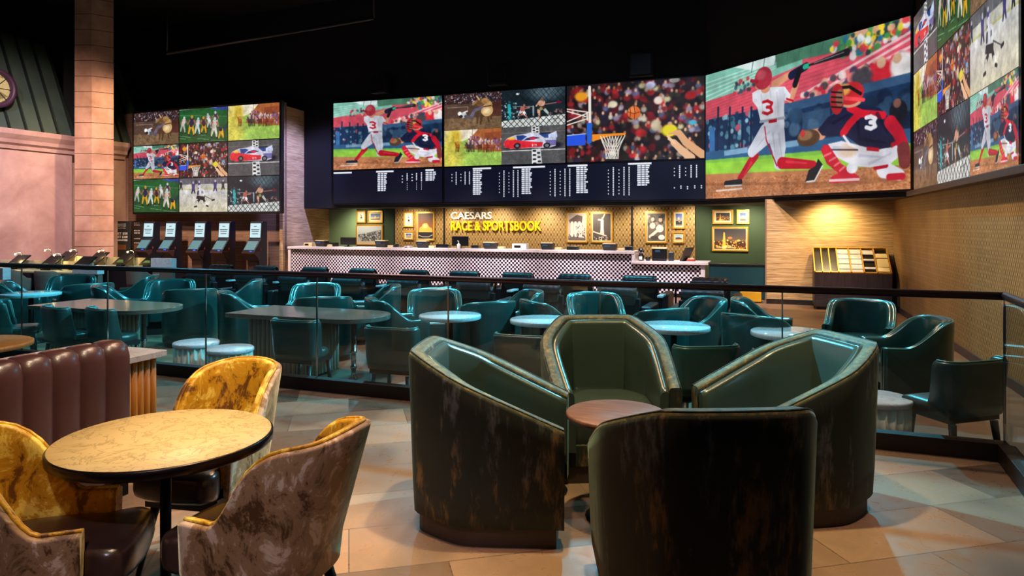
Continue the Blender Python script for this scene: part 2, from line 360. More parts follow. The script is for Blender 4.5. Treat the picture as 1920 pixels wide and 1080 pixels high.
def floor_near():
    t = NT('terrazzo_plank_floor'); v = t.obj((1, 1, 1), (0, 0, math.radians(-34)))
    b = t.node('ShaderNodeTexBrick', {'Vector': v, 'Scale': 1.0, 'Mortar Size': .003, 'Brick Width': .92, 'Row Height': .46, 'Bias': -.1, 'Color1': (*hexc(176, 138, 112), 1), 'Color2': (*hexc(58, 42, 34), 1), 'Mortar': (*hexc(70, 58, 52), 1)})
    n = t.noise(t.obj((1, 1, 1)), 7, 8, .7, .8); n2 = t.noise(v, .8, 2)
    f = t.ramp(n, [(.2, (0, 0, 0)), (.8, (1, 1, 1))])
    c = t.mix(t.math('MULTIPLY', f, .7), b.outputs[0], hexc(120, 98, 80)); c = t.mix(t.ramp(n2, [(.5, (0, 0, 0)), (.56, (.55, .55, .55))]), c, hexc(92, 74, 62))
    t.col(c); t.set(Roughness=t.ramp(n, [(.3, (.22, .22, .22)), (.7, (.42, .42, .42))])); t.bump(b.outputs['Fac'], .1, .002); return t.m
M['floor_near'] = floor_near()
def floor_far():
    t = NT('lounge_plank_floor'); v = t.obj((1, 1, 1), (0, 0, 0))
    b = t.node('ShaderNodeTexBrick', {'Vector': v, 'Scale': 1.0, 'Mortar Size': .002, 'Brick Width': 1.2, 'Row Height': .16, 'Color1': (*hexc(132, 98, 72), 1), 'Color2': (*hexc(86, 62, 48), 1), 'Mortar': (*hexc(40, 30, 26), 1)})
    n = t.noise(t.obj((1.2, 12, 1)), 4, 6); t.col(t.mix(t.math('MULTIPLY', n, .5), b.outputs[0], hexc(150, 118, 92))); t.set(Roughness=.36); return t.m
M['floor_far'] = floor_far()
def glass():
    t = NT('clear_balustrade_glass'); t.n.remove(t.b); out = [n for n in t.n if n.type == 'OUTPUT_MATERIAL'][0]
    tr = t.node('ShaderNodeBsdfTransparent', {0: (.955, .975, .98, 1)}); gl = t.node('ShaderNodeBsdfGlossy', {0: (1, 1, 1, 1), 'Roughness': .0})
    ge = t.node('ShaderNodeNewGeometry'); ior = t.math('SUBTRACT', 1.45, t.math('MULTIPLY', ge.outputs['Backfacing'], 1.45-1/1.45)); fr = t.node('ShaderNodeFresnel', {'IOR': ior}); f = fr.outputs[0]
    mx = t.node('ShaderNodeMixShader', {0: f, 1: tr.outputs[0], 2: gl.outputs[0]}); t.l.new(mx.outputs[0], out.inputs[0]); return t.m
M['glass'] = glass()
M['glass_edge'] = simple('glass_edge', (120, 160, 165), .2, Emission_Color=(.5, .8, .9, 1), Emission_Strength=.0)
def picmat():
    t = NT('display_picture'); a = t.node('ShaderNodeAttribute', attribute_name='Col'); t.col((.005, .005, .006)); t.set(Roughness=.4, Emission_Color=a.outputs[0], Emission_Strength=1.0); return t.m
M['pic'] = picmat()
def printmat():
    t = NT('framed_print'); a = t.node('ShaderNodeAttribute', attribute_name='Col'); t.col(a.outputs[0]); t.set(Roughness=.5); return t.m
M['print'] = printmat()
# ------------------------------------------------------------------ pictures drawn for the displays and the frames
rng = np.random.default_rng(11)
def homog(src, dst):
    A = []
    for (x, y), (u, v) in zip(src, dst):
        A.append([x, y, 1, 0, 0, 0, -u*x, -u*y, u]); A.append([0, 0, 0, x, y, 1, -v*x, -v*y, v])
    A = np.array(A, float); h = np.linalg.solve(A[:, :8], A[:, 8]); return np.append(h, 1).reshape(3, 3)
class Pic:
    def __init__(s, wd, ht, quad=None, bg=(0, 0, 0)):
        s.w, s.h = wd, ht; s.a = np.empty((ht, wd, 3)); s.a[:] = bg
        q = quad or [(0, 0), (wd, 0), (wd, ht), (0, ht)]
        s.H = homog(q, [(0, 0), (wd, 0), (wd, ht), (0, ht)])
        s.k = wd/max(1, (q[1][0]-q[0][0]))
    def T(s, pts):
        p = np.array([(x, y, 1) for x, y in pts], float) @ s.H.T; return p[:, :2]/p[:, 2:]
    def _blend(s, x0, y0, m, c):
        h, w_ = m.shape; r = s.a[y0:y0+h, x0:x0+w_]; r[:] = r*(1-m[..., None])+np.array(c, float)*m[..., None]
    def _win(s, q, pad):
        x0 = max(0, int(q[:, 0].min()-pad)); x1 = min(s.w, int(q[:, 0].max()+pad)+1); y0 = max(0, int(q[:, 1].min()-pad)); y1 = min(s.h, int(q[:, 1].max()+pad)+1)
        if x1 <= x0 or y1 <= y0: return None
        yy, xx = np.mgrid[y0:y1, x0:x1]; return x0, y0, xx+.5, yy+.5
    def poly(s, pts, c, al=1):
        q = s.T(pts); W = s._win(q, 1)
        if W is None: return s
        x0, y0, xx, yy = W; acc = np.zeros(xx.shape); n = len(q)
        for ox, oy in ((-.25, -.25), (.25, -.25), (-.25, .25), (.25, .25)):
            ins = np.zeros(xx.shape, bool); X = xx+ox; Y = yy+oy
            for i in range(n):
                (ax, ay), (bx, by) = q[i], q[(i+1) % n]
                if ay == by: continue
                cnd = ((ay > Y) != (by > Y)) & (X < (bx-ax)*(Y-ay)/(by-ay)+ax); ins ^= cnd
            acc += ins
        s._blend(x0, y0, acc/4*al, c); return s
    def line(s, pts, r, c, r2=None, al=1):
        q = s.T(pts); n = len(q)-1; r2 = r if r2 is None else r2
        for i in range(n):
            ra = (r+(r2-r)*i/n)*s.k; rb = (r+(r2-r)*(i+1)/n)*s.k; a, b = q[i], q[i+1]
            W = s._win(np.array([a, b]), max(ra, rb)+1.5)
            if W is None: continue
            x0, y0, xx, yy = W; d = b-a; L = max(1e-6, d @ d); t = np.clip(((xx-a[0])*d[0]+(yy-a[1])*d[1])/L, 0, 1)
            dist = np.hypot(xx-a[0]-t*d[0], yy-a[1]-t*d[1])-(ra+(rb-ra)*t)
            s._blend(x0, y0, np.clip(.5-dist, 0, 1)*al, c)
        return s
    def ell(s, x, y, rx, ry, c, al=1, soft=0, rot=0):
        q = s.T([(x, y)])[0]; rx *= s.k; ry *= s.k; R = max(rx, ry)*(1+soft)+2
        W = s._win(np.array([q]), R)
        if W is None: return s
        x0, y0, xx, yy = W; cr, sr = math.cos(rot), math.sin(rot); X = (xx-q[0])*cr+(yy-q[1])*sr; Y = -(xx-q[0])*sr+(yy-q[1])*cr
        d = np.hypot(X/max(rx, .3), Y/max(ry, .3)); e = max(soft, 1/max(1, min(rx, ry)))
        s._blend(x0, y0, np.clip((1+e/2-d)/e, 0, 1)*al, c); return s
    def blobs(s, pts, n, pal, r0, r1, al=.9, asp=1.2):
        xs = [p[0] for p in pts]; ys = [p[1] for p in pts]; k = 0; t = 0
        while k < n and t < n*8:
            t += 1; x = rng.uniform(min(xs), max(xs)); y = rng.uniform(min(ys), max(ys)); ins = False
            for i in range(len(pts)):
                (ax, ay), (bx, by) = pts[i], pts[(i+1) % len(pts)]
                if (ay > y) != (by > y) and x < (bx-ax)*(y-ay)/(by-ay)+ax: ins = not ins
            if not ins: continue
            r = rng.uniform(r0, r1); s.ell(x, y, r, r*rng.uniform(.8, asp), pal[rng.integers(len(pal))], al, .35); k += 1
        return s
    def grad(s, pts, c0, c1, al=1):
        q = s.T(pts); y0, y1 = q[:, 1].min(), q[:, 1].max(); N = 10
        for i in range(N):
            ya = y0+(y1-y0)*i/N; yb = y0+(y1-y0)*(i+1)/N+.5; keep = s.a.copy(); s.poly(pts, tuple(np.array(c0)+(np.array(c1)-np.array(c0))*i/(N-1)), al)
            m = np.zeros(s.h, bool); m[max(0, int(ya)):max(0, int(yb))+1] = True; s.a[~m] = keep[~m]
        return s
    def noise(s, amp, k=1):
        n = rng.normal(0, amp, ((s.h+k-1)//k, (s.w+k-1)//k, 1)); n = np.repeat(np.repeat(n, k, 0), k, 1)[:s.h, :s.w]; s.a = np.clip(s.a+n, 0, 255); return s
    def nz(s, y0, y1, amp, k=2, x0=0, x1=1):
        r = s.a[int(y0*s.h):int(y1*s.h), int(x0*s.w):int(x1*s.w)]; n = rng.normal(0, amp, ((r.shape[0]+k-1)//k, (r.shape[1]+2*k-1)//(2*k), 1)); n = np.repeat(np.repeat(n, k, 0), 2*k, 1)[:r.shape[0], :r.shape[1]]; r[:] = np.clip(r+n, 0, 255); return s
    def blur(s, n=1):
        for _ in range(n):
            p = np.pad(s.a, ((1, 1), (1, 1), (0, 0)), 'edge'); s.a = (p[1:-1, 1:-1]*2+p[:-2, 1:-1]+p[2:, 1:-1]+p[1:-1, :-2]+p[1:-1, 2:])/6
        return s
    def shade(s, lo=.8, hi=1.15, cells=(5, 11, 24)):
        f = np.zeros((s.h, s.w))
        for c in cells:
            g = rng.random((c+2, int(c*1.78)+2)); yy = np.linspace(0, c, s.h); xx = np.linspace(0, g.shape[1]-2, s.w); y0 = np.minimum(yy.astype(int), c); x0 = np.minimum(xx.astype(int), g.shape[1]-2); ty = (yy-y0)[:, None]; tx = (xx-x0)[None]
            f += g[np.ix_(y0, x0)]*(1-ty)*(1-tx)+g[np.ix_(y0, x0+1)]*(1-ty)*tx+g[np.ix_(y0+1, x0)]*ty*(1-tx)+g[np.ix_(y0+1, x0+1)]*ty*tx
        f /= len(cells); f = (f-.2)/.6; s.a = np.clip(s.a*(lo+(hi-lo)*np.clip(f, 0, 1))[..., None], 0, 255); return s
    def three(s, x, y, wd, ht, r, c):
        for cy, h in ((y-ht*.25, ht*.25), (y+ht*.25, ht*.27)):
            s.line([(x-wd*.45, cy-(h*.6 if cy < y else -h*.6)), (x, cy-(h if cy < y else -h)), (x+wd*.45, cy-(h*.3 if cy < y else -h*.3)), (x+wd*.3, cy+(h*.8 if cy < y else -h*.8)), (x-wd*.05, cy+(h if cy < y else -h))], r, c)
        return s
    def mesh(s, name, W=1, Hh=1, mat='pic', gain=1.0):
        # grid in local XZ, x 0..W, z 0..Hh, facing -Y; one vertex per picture sample
        g = np.clip(s.a/255, 0, 1); g = np.where(g <= .04045, g/12.92, ((g+.055)/1.055)**2.4)*gain
        h, w_ = s.h, s.w; xs = np.linspace(0, W, w_); zs = np.linspace(Hh, 0, h)
        X, Z = np.meshgrid(xs, zs); V = np.stack([X, np.zeros_like(X), Z], -1).reshape(-1, 3)
        i = np.arange((h-1)*(w_-1)); r, c = i//(w_-1), i % (w_-1); a = r*w_+c
        F = np.stack([a, a+w_, a+w_+1, a+1], -1)
        m = bpy.data.meshes.new(name); m.vertices.add(len(V)); m.vertices.foreach_set('co', V.ravel()); m.loops.add(F.size); m.loops.foreach_set('vertex_index', F.ravel().astype(np.int32))
        m.polygons.add(len(F)); m.polygons.foreach_set('loop_start', (np.arange(len(F))*4).astype(np.int32)); m.update(calc_edges=True)
        at_ = m.color_attributes.new('Col', 'FLOAT_COLOR', 'POINT'); rgba = np.ones((h*w_, 4), np.float32); rgba[:, :3] = g.reshape(-1, 3); at_.data.foreach_set('color', rgba.ravel())
        m.materials.append(M[mat]); return m
def pic_obj(name, mesh, parent, loc, scale=(1, 1, 1), rz=0, label=None):
    o = bpy.data.objects.new(name, mesh); C.objects.link(o); o.parent = parent; o.location = loc; o.scale = scale; o.rotation_euler[2] = rz
    if label: o['label'] = label
    return o

def baseball(wd, ht):
    p = Pic(wd, ht, [(65, 400), (1108, 125), (1108, 965), (65, 1005)], (205, 76, 92))
    p.poly([(65, 400), (560, 262), (560, 380), (65, 530)], (126, 190, 170))
    for i in range(5): p.line([(65, 440+i*22), (420, 330+i*10)], 2.5, (190, 225, 215))
    p.poly([(200, 360), (470, 290), (440, 345), (300, 380)], (210, 228, 226)); p.poly([(420, 300), (800, 190), (760, 290), (560, 330), (430, 370)], (70, 120, 96)); p.poly([(760, 210), (1108, 120), (1108, 180), (760, 280)], (80, 120, 90))
    for i in range(7): p.line([(300+i*60, 390-i*18), (310+i*60, 330-i*18)], 2, (60, 100, 96))
    p.poly([(65, 545), (300, 455), (620, 330), (900, 250), (1108, 170), (1108, 430), (470, 560), (65, 640)], (216, 84, 102))
    for i in range(9): p.line([(65, 550+i*13), (480, 400+i*18), (1108, 190+i*26)], 1.6, (182, 58, 78), al=.7)
    crowd = [(235, 205, 60), (245, 220, 60), (40, 110, 150), (210, 60, 70), (230, 230, 230), (40, 60, 60), (210, 160, 130), (60, 150, 80)]
    p.blobs([(700, 270), (900, 170), (1108, 125), (1108, 215), (860, 320), (720, 310)], 130, crowd, 8, 17)
    p.blobs([(180, 450), (280, 410), (330, 460), (200, 500)], 26, [(60, 90, 110), (200, 60, 80), (220, 190, 170), (60, 60, 70)], 6, 11)
    for a, b in (((560, 500), (1108, 205)), ((590, 520), (1108, 235)), ((640, 500), (1108, 275))): p.line([a, b], 5, (236, 190, 196))
    p.blobs([(560, 500), (760, 400), (1108, 300), (1108, 410), (800, 470), (560, 530)], 110, [(200, 40, 60), (230, 210, 205), (70, 60, 66), (215, 165, 140), (230, 120, 120), (60, 60, 90)], 9, 19)
    p.ell(960, 395, 48, 42, (208, 42, 56), soft=.3).ell(960, 350, 18, 20, (214, 170, 140), soft=.3).ell(1065, 365, 45, 48, (228, 222, 222), soft=.3).ell(1040, 330, 17, 18, (200, 160, 130), soft=.3).ell(860, 420, 45, 32, (70, 66, 74), soft=.4)
    p.poly([(65, 620), (460, 545), (1108, 425), (1108, 750), (65, 830)], (24, 50, 84)); p.poly([(460, 548), (1108, 400), (1108, 446), (460, 590)], (52, 84, 120))
    p.blobs([(65, 610), (300, 580), (300, 760), (65, 800)], 60, [(86, 140, 160), (150, 190, 205), (30, 60, 90), (190, 80, 100), (60, 110, 130)], 7, 15)
    p.blobs([(470, 590), (1108, 480), (1108, 690), (470, 740)], 60, [(40, 70, 100), (16, 34, 60), (70, 100, 130), (20, 40, 64)], 14, 30)
    for x in (130, 190, 255, 300): p.line([(x, 560), (x-4, 800)], 6, (22, 42, 74))
    p.poly([(85, 660), (112, 650), (112, 800), (85, 805)], (54, 110, 170)); p.ell(1045, 590, 34, 42, (20, 26, 38)); p.ell(1040, 548, 15, 16, (120, 80, 70))
    p.poly([(560, 590), (700, 565), (700, 660), (560, 680)], (64, 96, 128), .6)
    p.poly([(65, 775), (460, 735), (1108, 670), (1108, 745), (65, 820)], (44, 90, 132)); p.poly([(160, 770), (280, 752), (280, 780), (160, 795)], (120, 160, 190)); p.poly([(460, 730), (540, 720), (540, 750), (460, 760)], (120, 160, 190))
    p.poly([(65, 815), (1108, 742), (1108, 860), (65, 890)], (146, 204, 66)); p.poly([(65, 815), (1108, 742), (1108, 765), (65, 830)], (112, 180, 70), .7)
    p.poly([(65, 884), (640, 866), (1108, 848), (1108, 975), (65, 1010)], (188, 122, 80)); p.nz(.86, 1, 16, 2); p.line([(120, 965), (250, 955)], 4, (236, 214, 196)); p.poly([(65, 925), (640, 925), (640, 938), (65, 940)], (140, 86, 56), .5); p.poly([(560, 930), (1090, 900), (1090, 925), (560, 960)], (140, 86, 56), .5)
    p.blur(1)
    skin = (206, 142, 112); jer = (214, 216, 224); pant = (200, 204, 216); red = (182, 20, 40); nvy = (26, 32, 62)
    p.line([(318, 795), (240, 905)], 22, red, 13); p.line([(170, 930), (243, 922)], 13, (26, 30, 36)); p.line([(165, 941), (248, 938)], 3, (220, 220, 220))
    p.line([(375, 690), (340, 730), (302, 775)], 46, pant, 25); p.line([(425, 690), (440, 760), (440, 835)], 48, pant, 26); p.ell(415, 650, 58, 62, pant)
    p.line([(455, 832), (615, 842)], 25, red, 16); p.poly([(575, 925), (592, 868), (625, 850), (640, 812), (664, 842), (625, 918)], (30, 32, 38)); p.line([(582, 925), (622, 920), (662, 848)], 3, (225, 225, 225))
    p.line([(368, 655), (376, 720), (430, 845)], 3, red)
    p.line([(420, 450), (500, 400)], 20, skin, 13); p.line([(500, 520), (528, 455)], 17, skin, 13)
    p.poly([(304, 490), (340, 470), (400, 462), (470, 460), (500, 500), (494, 530), (466, 528), (468, 614), (346, 626), (330, 560), (306, 530)], jer)
    p.poly([(440, 470), (470, 462), (466, 612), (430, 618)], (190, 194, 206), .6); p.line([(480, 520), (512, 530)], 4, red)
    p.line([(346, 630), (468, 612)], 6, (150, 152, 165)); p.poly([(388, 622), (430, 616), (430, 632), (388, 638)], (160, 20, 40))
    p.ell(372, 470, 26, 18, skin); p.ell(338, 452, 20, 20, skin); p.ell(360, 418, 50, 48, (168, 46, 62)); p.ell(350, 402, 28, 20, (204, 96, 108), .7, .6); p.line([(300, 430), (330, 436)], 8, (150, 36, 52))
    p.line([(505, 406), (580, 362)], 18, nvy, 15); p.line([(522, 452), (545, 385)], 13, (24, 26, 34)); p.line([(572, 366), (590, 360)], 10, (40, 170, 130)); p.line([(596, 358), (700, 325), (786, 297)], 4, (34, 34, 40), 14); p.line([(620, 348), (770, 298)], 1.5, (140, 140, 146))
    p.three(382, 560, 52, 62, 6.5, red)
    # catcher
    p.line([(975, 870), (1050, 895)], 30, (226, 224, 234), 20); p.line([(1000, 905), (1066, 902)], 12, (196, 30, 50)); p.line([(930, 860), (985, 850)], 8, red)
    p.poly([(690, 742), (760, 728), (850, 750), (1000, 765), (1052, 740), (1058, 800), (1005, 842), (900, 858), (820, 850), (720, 800)], (228, 226, 236)); p.ell(790, 775, 40, 26, (214, 176, 140), .7, .6); p.line([(700, 770), (840, 772)], 3, (60, 50, 60))
    p.poly([(653, 770), (668, 745), (694, 748), (756, 838), (800, 866), (850, 905), (846, 925), (696, 934), (706, 902), (742, 884), (684, 838)], (204, 32, 54))
    for i in range(4): p.line([(672+i*26, 800+i*24), (704+i*24, 786+i*22)], 4, (236, 110, 120))
    p.line([(700, 920), (845, 915)], 5, (240, 200, 205)); p.ell(812, 860, 24, 20, (226, 226, 234))
    p.line([(655, 692), (575, 700)], 24, skin, 18); p.ell(590, 712, 56, 33, (88, 62, 44)); p.ell(575, 700, 34, 20, (150, 112, 80), 1, .4); p.ell(562, 690, 12, 16, (200, 60, 60))
    p.poly([(638, 672), (690, 612), (770, 566), (860, 552), (950, 570), (1000, 618), (1040, 722), (1016, 760), (940, 772), (850, 752), (762, 690), (700, 706), (660, 700)], nvy)
    p.line([(800, 568), (860, 596), (968, 606)], 14, (210, 26, 48)); p.line([(850, 596), (800, 645), (768, 690)], 15, (210, 26, 48)); p.poly([(886, 756), (950, 764), (948, 782), (886, 776)], (190, 26, 46)); p.poly([(1006, 742), (1036, 730), (1040, 750), (1010, 765)], (190, 26, 46)); p.line([(770, 705), (800, 745), (850, 765)], 5, (230, 230, 236))
    p.line([(1005, 640), (1045, 690), (1070, 755)], 24, (196, 24, 50), 20); p.line([(1072, 770), (1078, 835)], 24, (120, 50, 52), 22)
    p.ell(810, 545, 40, 16, (204, 150, 120)); p.ell(806, 498, 56, 42, (190, 40, 46)); p.ell(770, 480, 30, 22, (232, 190, 90), .8, .5); p.line([(752, 470), (800, 466), (856, 500)], 6, (24, 22, 28)); p.line([(760, 520), (870, 530)], 7, (236, 70, 80))
    p.ell(736, 525, 32, 58, (176, 38, 46)); p.ell(750, 520, 18, 34, (150, 96, 76))
    for i in range(4): p.line([(708, 490+i*24), (760, 494+i*24)], 3, (30, 20, 26))
    for a, b in (((350, 500), (360, 600)), ((430, 490), (440, 600)), ((395, 480), (400, 520)), ((470, 500), (462, 590))): p.line([a, b], 5, (176, 180, 196), 2, .5)
    for a, b in (((390, 680), (330, 750)), ((440, 690), (455, 800)), ((410, 690), (420, 780))): p.line([a, b], 6, (160, 166, 184), 2, .55)
    for a, b in (((720, 640), (790, 600)), ((860, 720), (980, 740)), ((940, 600), (990, 690)), ((840, 640), (850, 730))): p.line([a, b], 8, (12, 16, 40), 3, .6)
    for a, b in (((850, 800), (980, 810)), ((900, 840), (1010, 790)), ((720, 760), (800, 760))): p.line([a, b], 6, (186, 184, 204), 2, .6)
    p.line([(300, 830), (262, 890)], 6, (226, 70, 84), 3, .6).line([(480, 826), (580, 834)], 6, (226, 70, 84), 3, .6)
    p.three(907, 640, 50, 58, 7.5, (240, 240, 246)); p.shade(.82, 1.12); p.noise(5); p.blur(1); return p
def rodeo(wd, ht):
    p = Pic(wd, ht, [(15, 125), (778, 90), (778, 555), (15, 580)], (78, 56, 46))
    p.poly([(15, 125), (778, 90), (778, 250), (15, 250)], (52, 34, 34)); p.blobs([(15, 125), (778, 90), (778, 240), (15, 240)], 260, [(30, 20, 24), (110, 50, 46), (150, 130, 130), (60, 70, 90), (200, 190, 200), (90, 60, 50)], 4, 10)
    p.blobs([(15, 125), (778, 90), (778, 200), (15, 215)], 40, [(240, 240, 250), (120, 110, 220)], 3, 7)
    p.poly([(15, 250), (778, 230), (778, 460), (15, 430)], (86, 64, 54)); p.line([(60, 290), (330, 280), (330, 320)], 4, (150, 130, 120)); p.poly([(620, 240), (778, 200), (778, 400), (640, 430)], (80, 44, 38))
    p.poly([(15, 430), (778, 400), (778, 560), (15, 585)], (118, 92, 66)); p.blobs([(15, 450), (450, 440), (450, 540), (15, 550)], 40, [(140, 110, 80), (100, 76, 56)], 18, 40, .5); p.nz(.75, 1, 10); p.blur(2)
    cr = (206, 168, 112); dk = (84, 58, 38)
    for a, b in (((460, 360), (455, 490)), ((520, 370), (500, 500)), ((590, 360), (610, 480)), ((630, 350), (640, 440))): p.line([a, b], 20, dk, 9)
    p.ell(585, 330, 78, 70, cr); p.ell(600, 260, 55, 50, (190, 150, 96)); p.ell(500, 225, 70, 48, (120, 84, 52)); p.ell(560, 210, 50, 34, (176, 132, 80)); p.line([(440, 215), (400, 250)], 14, (150, 112, 72)); p.line([(480, 190), (450, 150)], 9, (216, 180, 130)); p.ell(585, 335, 45, 34, (232, 206, 160), 1, .5); p.line([(500, 290), (640, 270)], 6, (70, 40, 30))
    p.line([(380, 400), (420, 330), (520, 290)], 22, (110, 100, 120), 16); p.ell(270, 385, 45, 36, (190, 200, 208)); p.ell(222, 365, 26, 24, (236, 232, 228)); p.ell(240, 400, 24, 18, (40, 36, 40)); p.line([(280, 350), (325, 335)], 9, (228, 216, 206)); p.line([(300, 400), (390, 425)], 18, (90, 84, 96)); p.shade(.78, 1.12); p.blur(1); return p
def cage(wd, ht):
    p = Pic(wd, ht, [(785, 88), (1592, 42), (1592, 525), (785, 555)], (24, 36, 44))
    p.ell(1340, 110, 200, 90, (96, 120, 130), .8, .9); p.ell(990, 130, 22, 12, (240, 246, 250), 1, .4)
    for i in range(9): p.line([(1100+i*55, 60), (1240+i*45, 220)], 3, (40, 54, 62))
    p.blobs([(785, 215), (1000, 215), (1000, 440), (785, 450)], 80, [(200, 220, 230), (40, 90, 96), (20, 40, 46), (60, 130, 130), (90, 40, 50)], 5, 13)
    p.blobs([(1400, 330), (1592, 320), (1592, 390), (1400, 400)], 30, [(90, 60, 60), (150, 120, 110), (40, 30, 36)], 7, 14)
    p.line([(880, 270), (890, 440)], 20, (36, 168, 172)); p.line([(1187, 290), (1187, 410)], 10, (150, 160, 166)); p.line([(940, 290), (1180, 290)], 3, (180, 190, 196)); p.line([(1340, 265), (1540, 235)], 5, (170, 110, 110)); p.ell(1510, 240, 30, 18, (110, 20, 44), 1, .4)
    p.poly([(785, 470), (1592, 390), (1592, 530), (785, 560)], (214, 218, 214)); p.line([(1370, 465), (1500, 440)], 3, (70, 70, 80)); p.blur(1)
    s1 = (196, 110, 96); s2 = (214, 160, 132)
    p.line([(1050, 385), (985, 415)], 12, s1, 8); p.line([(1060, 380), (1110, 425)], 12, s1, 8); p.line([(1030, 350), (1005, 395)], 18, (220, 220, 222), 14); p.line([(1060, 350), (1090, 395)], 18, (220, 220, 222), 14); p.ell(1050, 320, 32, 32, s1); p.ell(1072, 275, 14, 16, s1); p.line([(1070, 315), (1135, 305)], 8, s1)
    p.line([(1255, 340), (1262, 440)], 20, s2, 11); p.line([(1330, 330), (1400, 410)], 18, (190, 196, 190), 10); p.ell(1290, 300, 48, 36, (50, 46, 44)); p.ell(1285, 320, 22, 20, (200, 196, 110), .7); p.ell(1290, 250, 46, 38, s2); p.ell(1295, 203, 16, 18, (150, 100, 80)); p.line([(1250, 250), (1225, 285)], 10, s2)
    for i in range(-4, 14):
        x = 785+i*74
        p.line([(x, 560), (x+170, 380)], 3.2, (12, 16, 20)); p.line([(x+170, 560), (x, 380)], 3.2, (12, 16, 20)); p.line([(x+300, 230), (x+460, 60)], 2.2, (12, 18, 24), al=.8); p.line([(x+460, 230), (x+300, 60)], 2.2, (12, 18, 24), al=.8)
    p.shade(.78, 1.12); return p.blur(1)
def horses(wd, ht):
    p = Pic(wd, ht, [(15, 590), (778, 560), (778, 1022), (15, 1062)], (150, 190, 80))
    p.poly([(15, 590), (500, 565), (420, 650), (300, 720), (15, 760)], (238, 228, 206)); p.poly([(480, 568), (778, 550), (778, 860), (280, 820), (380, 680)], (168, 96, 52)); p.poly([(560, 620), (778, 600), (778, 700), (560, 690)], (140, 66, 44), .7)
    p.blobs([(380, 660), (500, 680), (778, 690), (778, 830), (300, 790)], 170, [(120, 80, 130), (90, 60, 100), (190, 140, 150), (220, 200, 190), (110, 60, 60)], 6, 14)
    p.ell(130, 700, 120, 130, (226, 206, 80), .85, .8); p.ell(180, 690, 55, 110, (214, 178, 50), .8, .8)
    p.poly([(15, 840), (778, 855), (778, 1030), (15, 1070)], (158, 196, 88)); p.ell(80, 950, 170, 180, (228, 208, 84), .85, .9); p.nz(.62, 1, 8, 2); p.line([(400, 570), (398, 700)], 3, (90, 80, 60)); p.blur(2)
    for x, c in ((200, (176, 104, 40)), (350, (74, 60, 56)), (400, (90, 70, 62)), (500, (104, 56, 38)), (570, (150, 74, 44)), (620, (140, 60, 40)), (655, (166, 90, 60))):
        p.ell(x, 790, 30, 28, c); p.line([(x-20, 775), (x-34, 745)], 11, c, 8); p.ell(x, 745, 13, 24, (200, 170, 170) if x != 200 else (230, 160, 50)); p.ell(x, 720, 9, 9, (230, 214, 200))
        for q in (-22, -8, 10, 22): p.line([(x+q, 805), (x+q+rng.uniform(-8, 8), 862)], 4.5, tuple(v*.75 for v in c))
    p.shade(.78, 1.12); return p.blur(1)
def racecar(wd, ht):
    p = Pic(wd, ht, [(785, 560), (1592, 530), (1592, 1000), (785, 1020)], (84, 84, 86))
    p.nz(0, 1, 5, 2); p.line([(785, 632), (1592, 605)], 4, (120, 110, 100)); p.line([(785, 853), (1592, 830)], 5, (212, 212, 210))
    p.poly([(1165, 540), (1262, 535), (1268, 640), (1165, 645)], (224, 226, 228)); p.poly([(1168, 815), (1280, 810), (1302, 1010), (1172, 1014)], (224, 226, 228))
    for i in range(3): p.line([(1190, 565+i*34), (1204, 565+i*34)], 10, (40, 42, 46)); p.line([(1232, 548+i*34), (1246, 548+i*34)], 9, (40, 42, 46))
    for i in range(4): p.line([(1192+i, 850+i*52), (1214+i, 850+i*52)], 12, (40, 42, 46)); p.line([(1246+i*5, 876+i*52), (1266+i*5, 876+i*52)], 11, (40, 42, 46))
    p.ell(1440, 780, 110, 40, (24, 20, 34), .9, .6); p.ell(1120, 812, 300, 16, (26, 26, 30), .9, .4)
    p.poly([(815, 740), (860, 690), (950, 655), (1080, 640), (1160, 622), (1280, 640), (1400, 690), (1480, 700), (1470, 790), (1390, 812), (900, 822), (830, 806), (815, 780)], (206, 206, 224))
    p.poly([(815, 740), (860, 700), (930, 700), (1010, 720), (1170, 735), (1310, 745), (1300, 800), (1000, 818), (880, 820), (820, 800)], (216, 40, 52)); p.ell(915, 697, 48, 18, (240, 180, 60), .9, .6)
    p.poly([(975, 660), (1060, 655), (1110, 670), (1040, 722), (985, 715)], (34, 66, 140)); p.poly([(1060, 722), (1110, 690), (1190, 672), (1270, 690), (1200, 712)], (34, 46, 90)); p.poly([(1130, 690), (1200, 680), (1240, 700), (1160, 712)], (200, 36, 60)); p.poly([(1255, 640), (1360, 636), (1400, 690), (1330, 690)], (40, 70, 134))
    p.poly([(1340, 720), (1480, 715), (1470, 780), (1360, 790)], (90, 80, 150), .8); p.poly([(1380, 650), (1480, 608), (1492, 680), (1450, 720), (1380, 700)], (196, 206, 236)); p.line([(1290, 638), (1400, 630)], 7, (28, 34, 60))
    for x in (985, 1360): p.ell(x, 785, 44, 34, (30, 30, 36)); p.ell(x, 785, 24, 18, (110, 120, 126))
    p.line([(1180, 772), (1180, 790)], 7, (240, 226, 230)); p.line([(1205, 772), (1228, 772), (1228, 790), (1205, 790)], 3, (240, 226, 230)); p.shade(.78, 1.12); return p.blur(1)
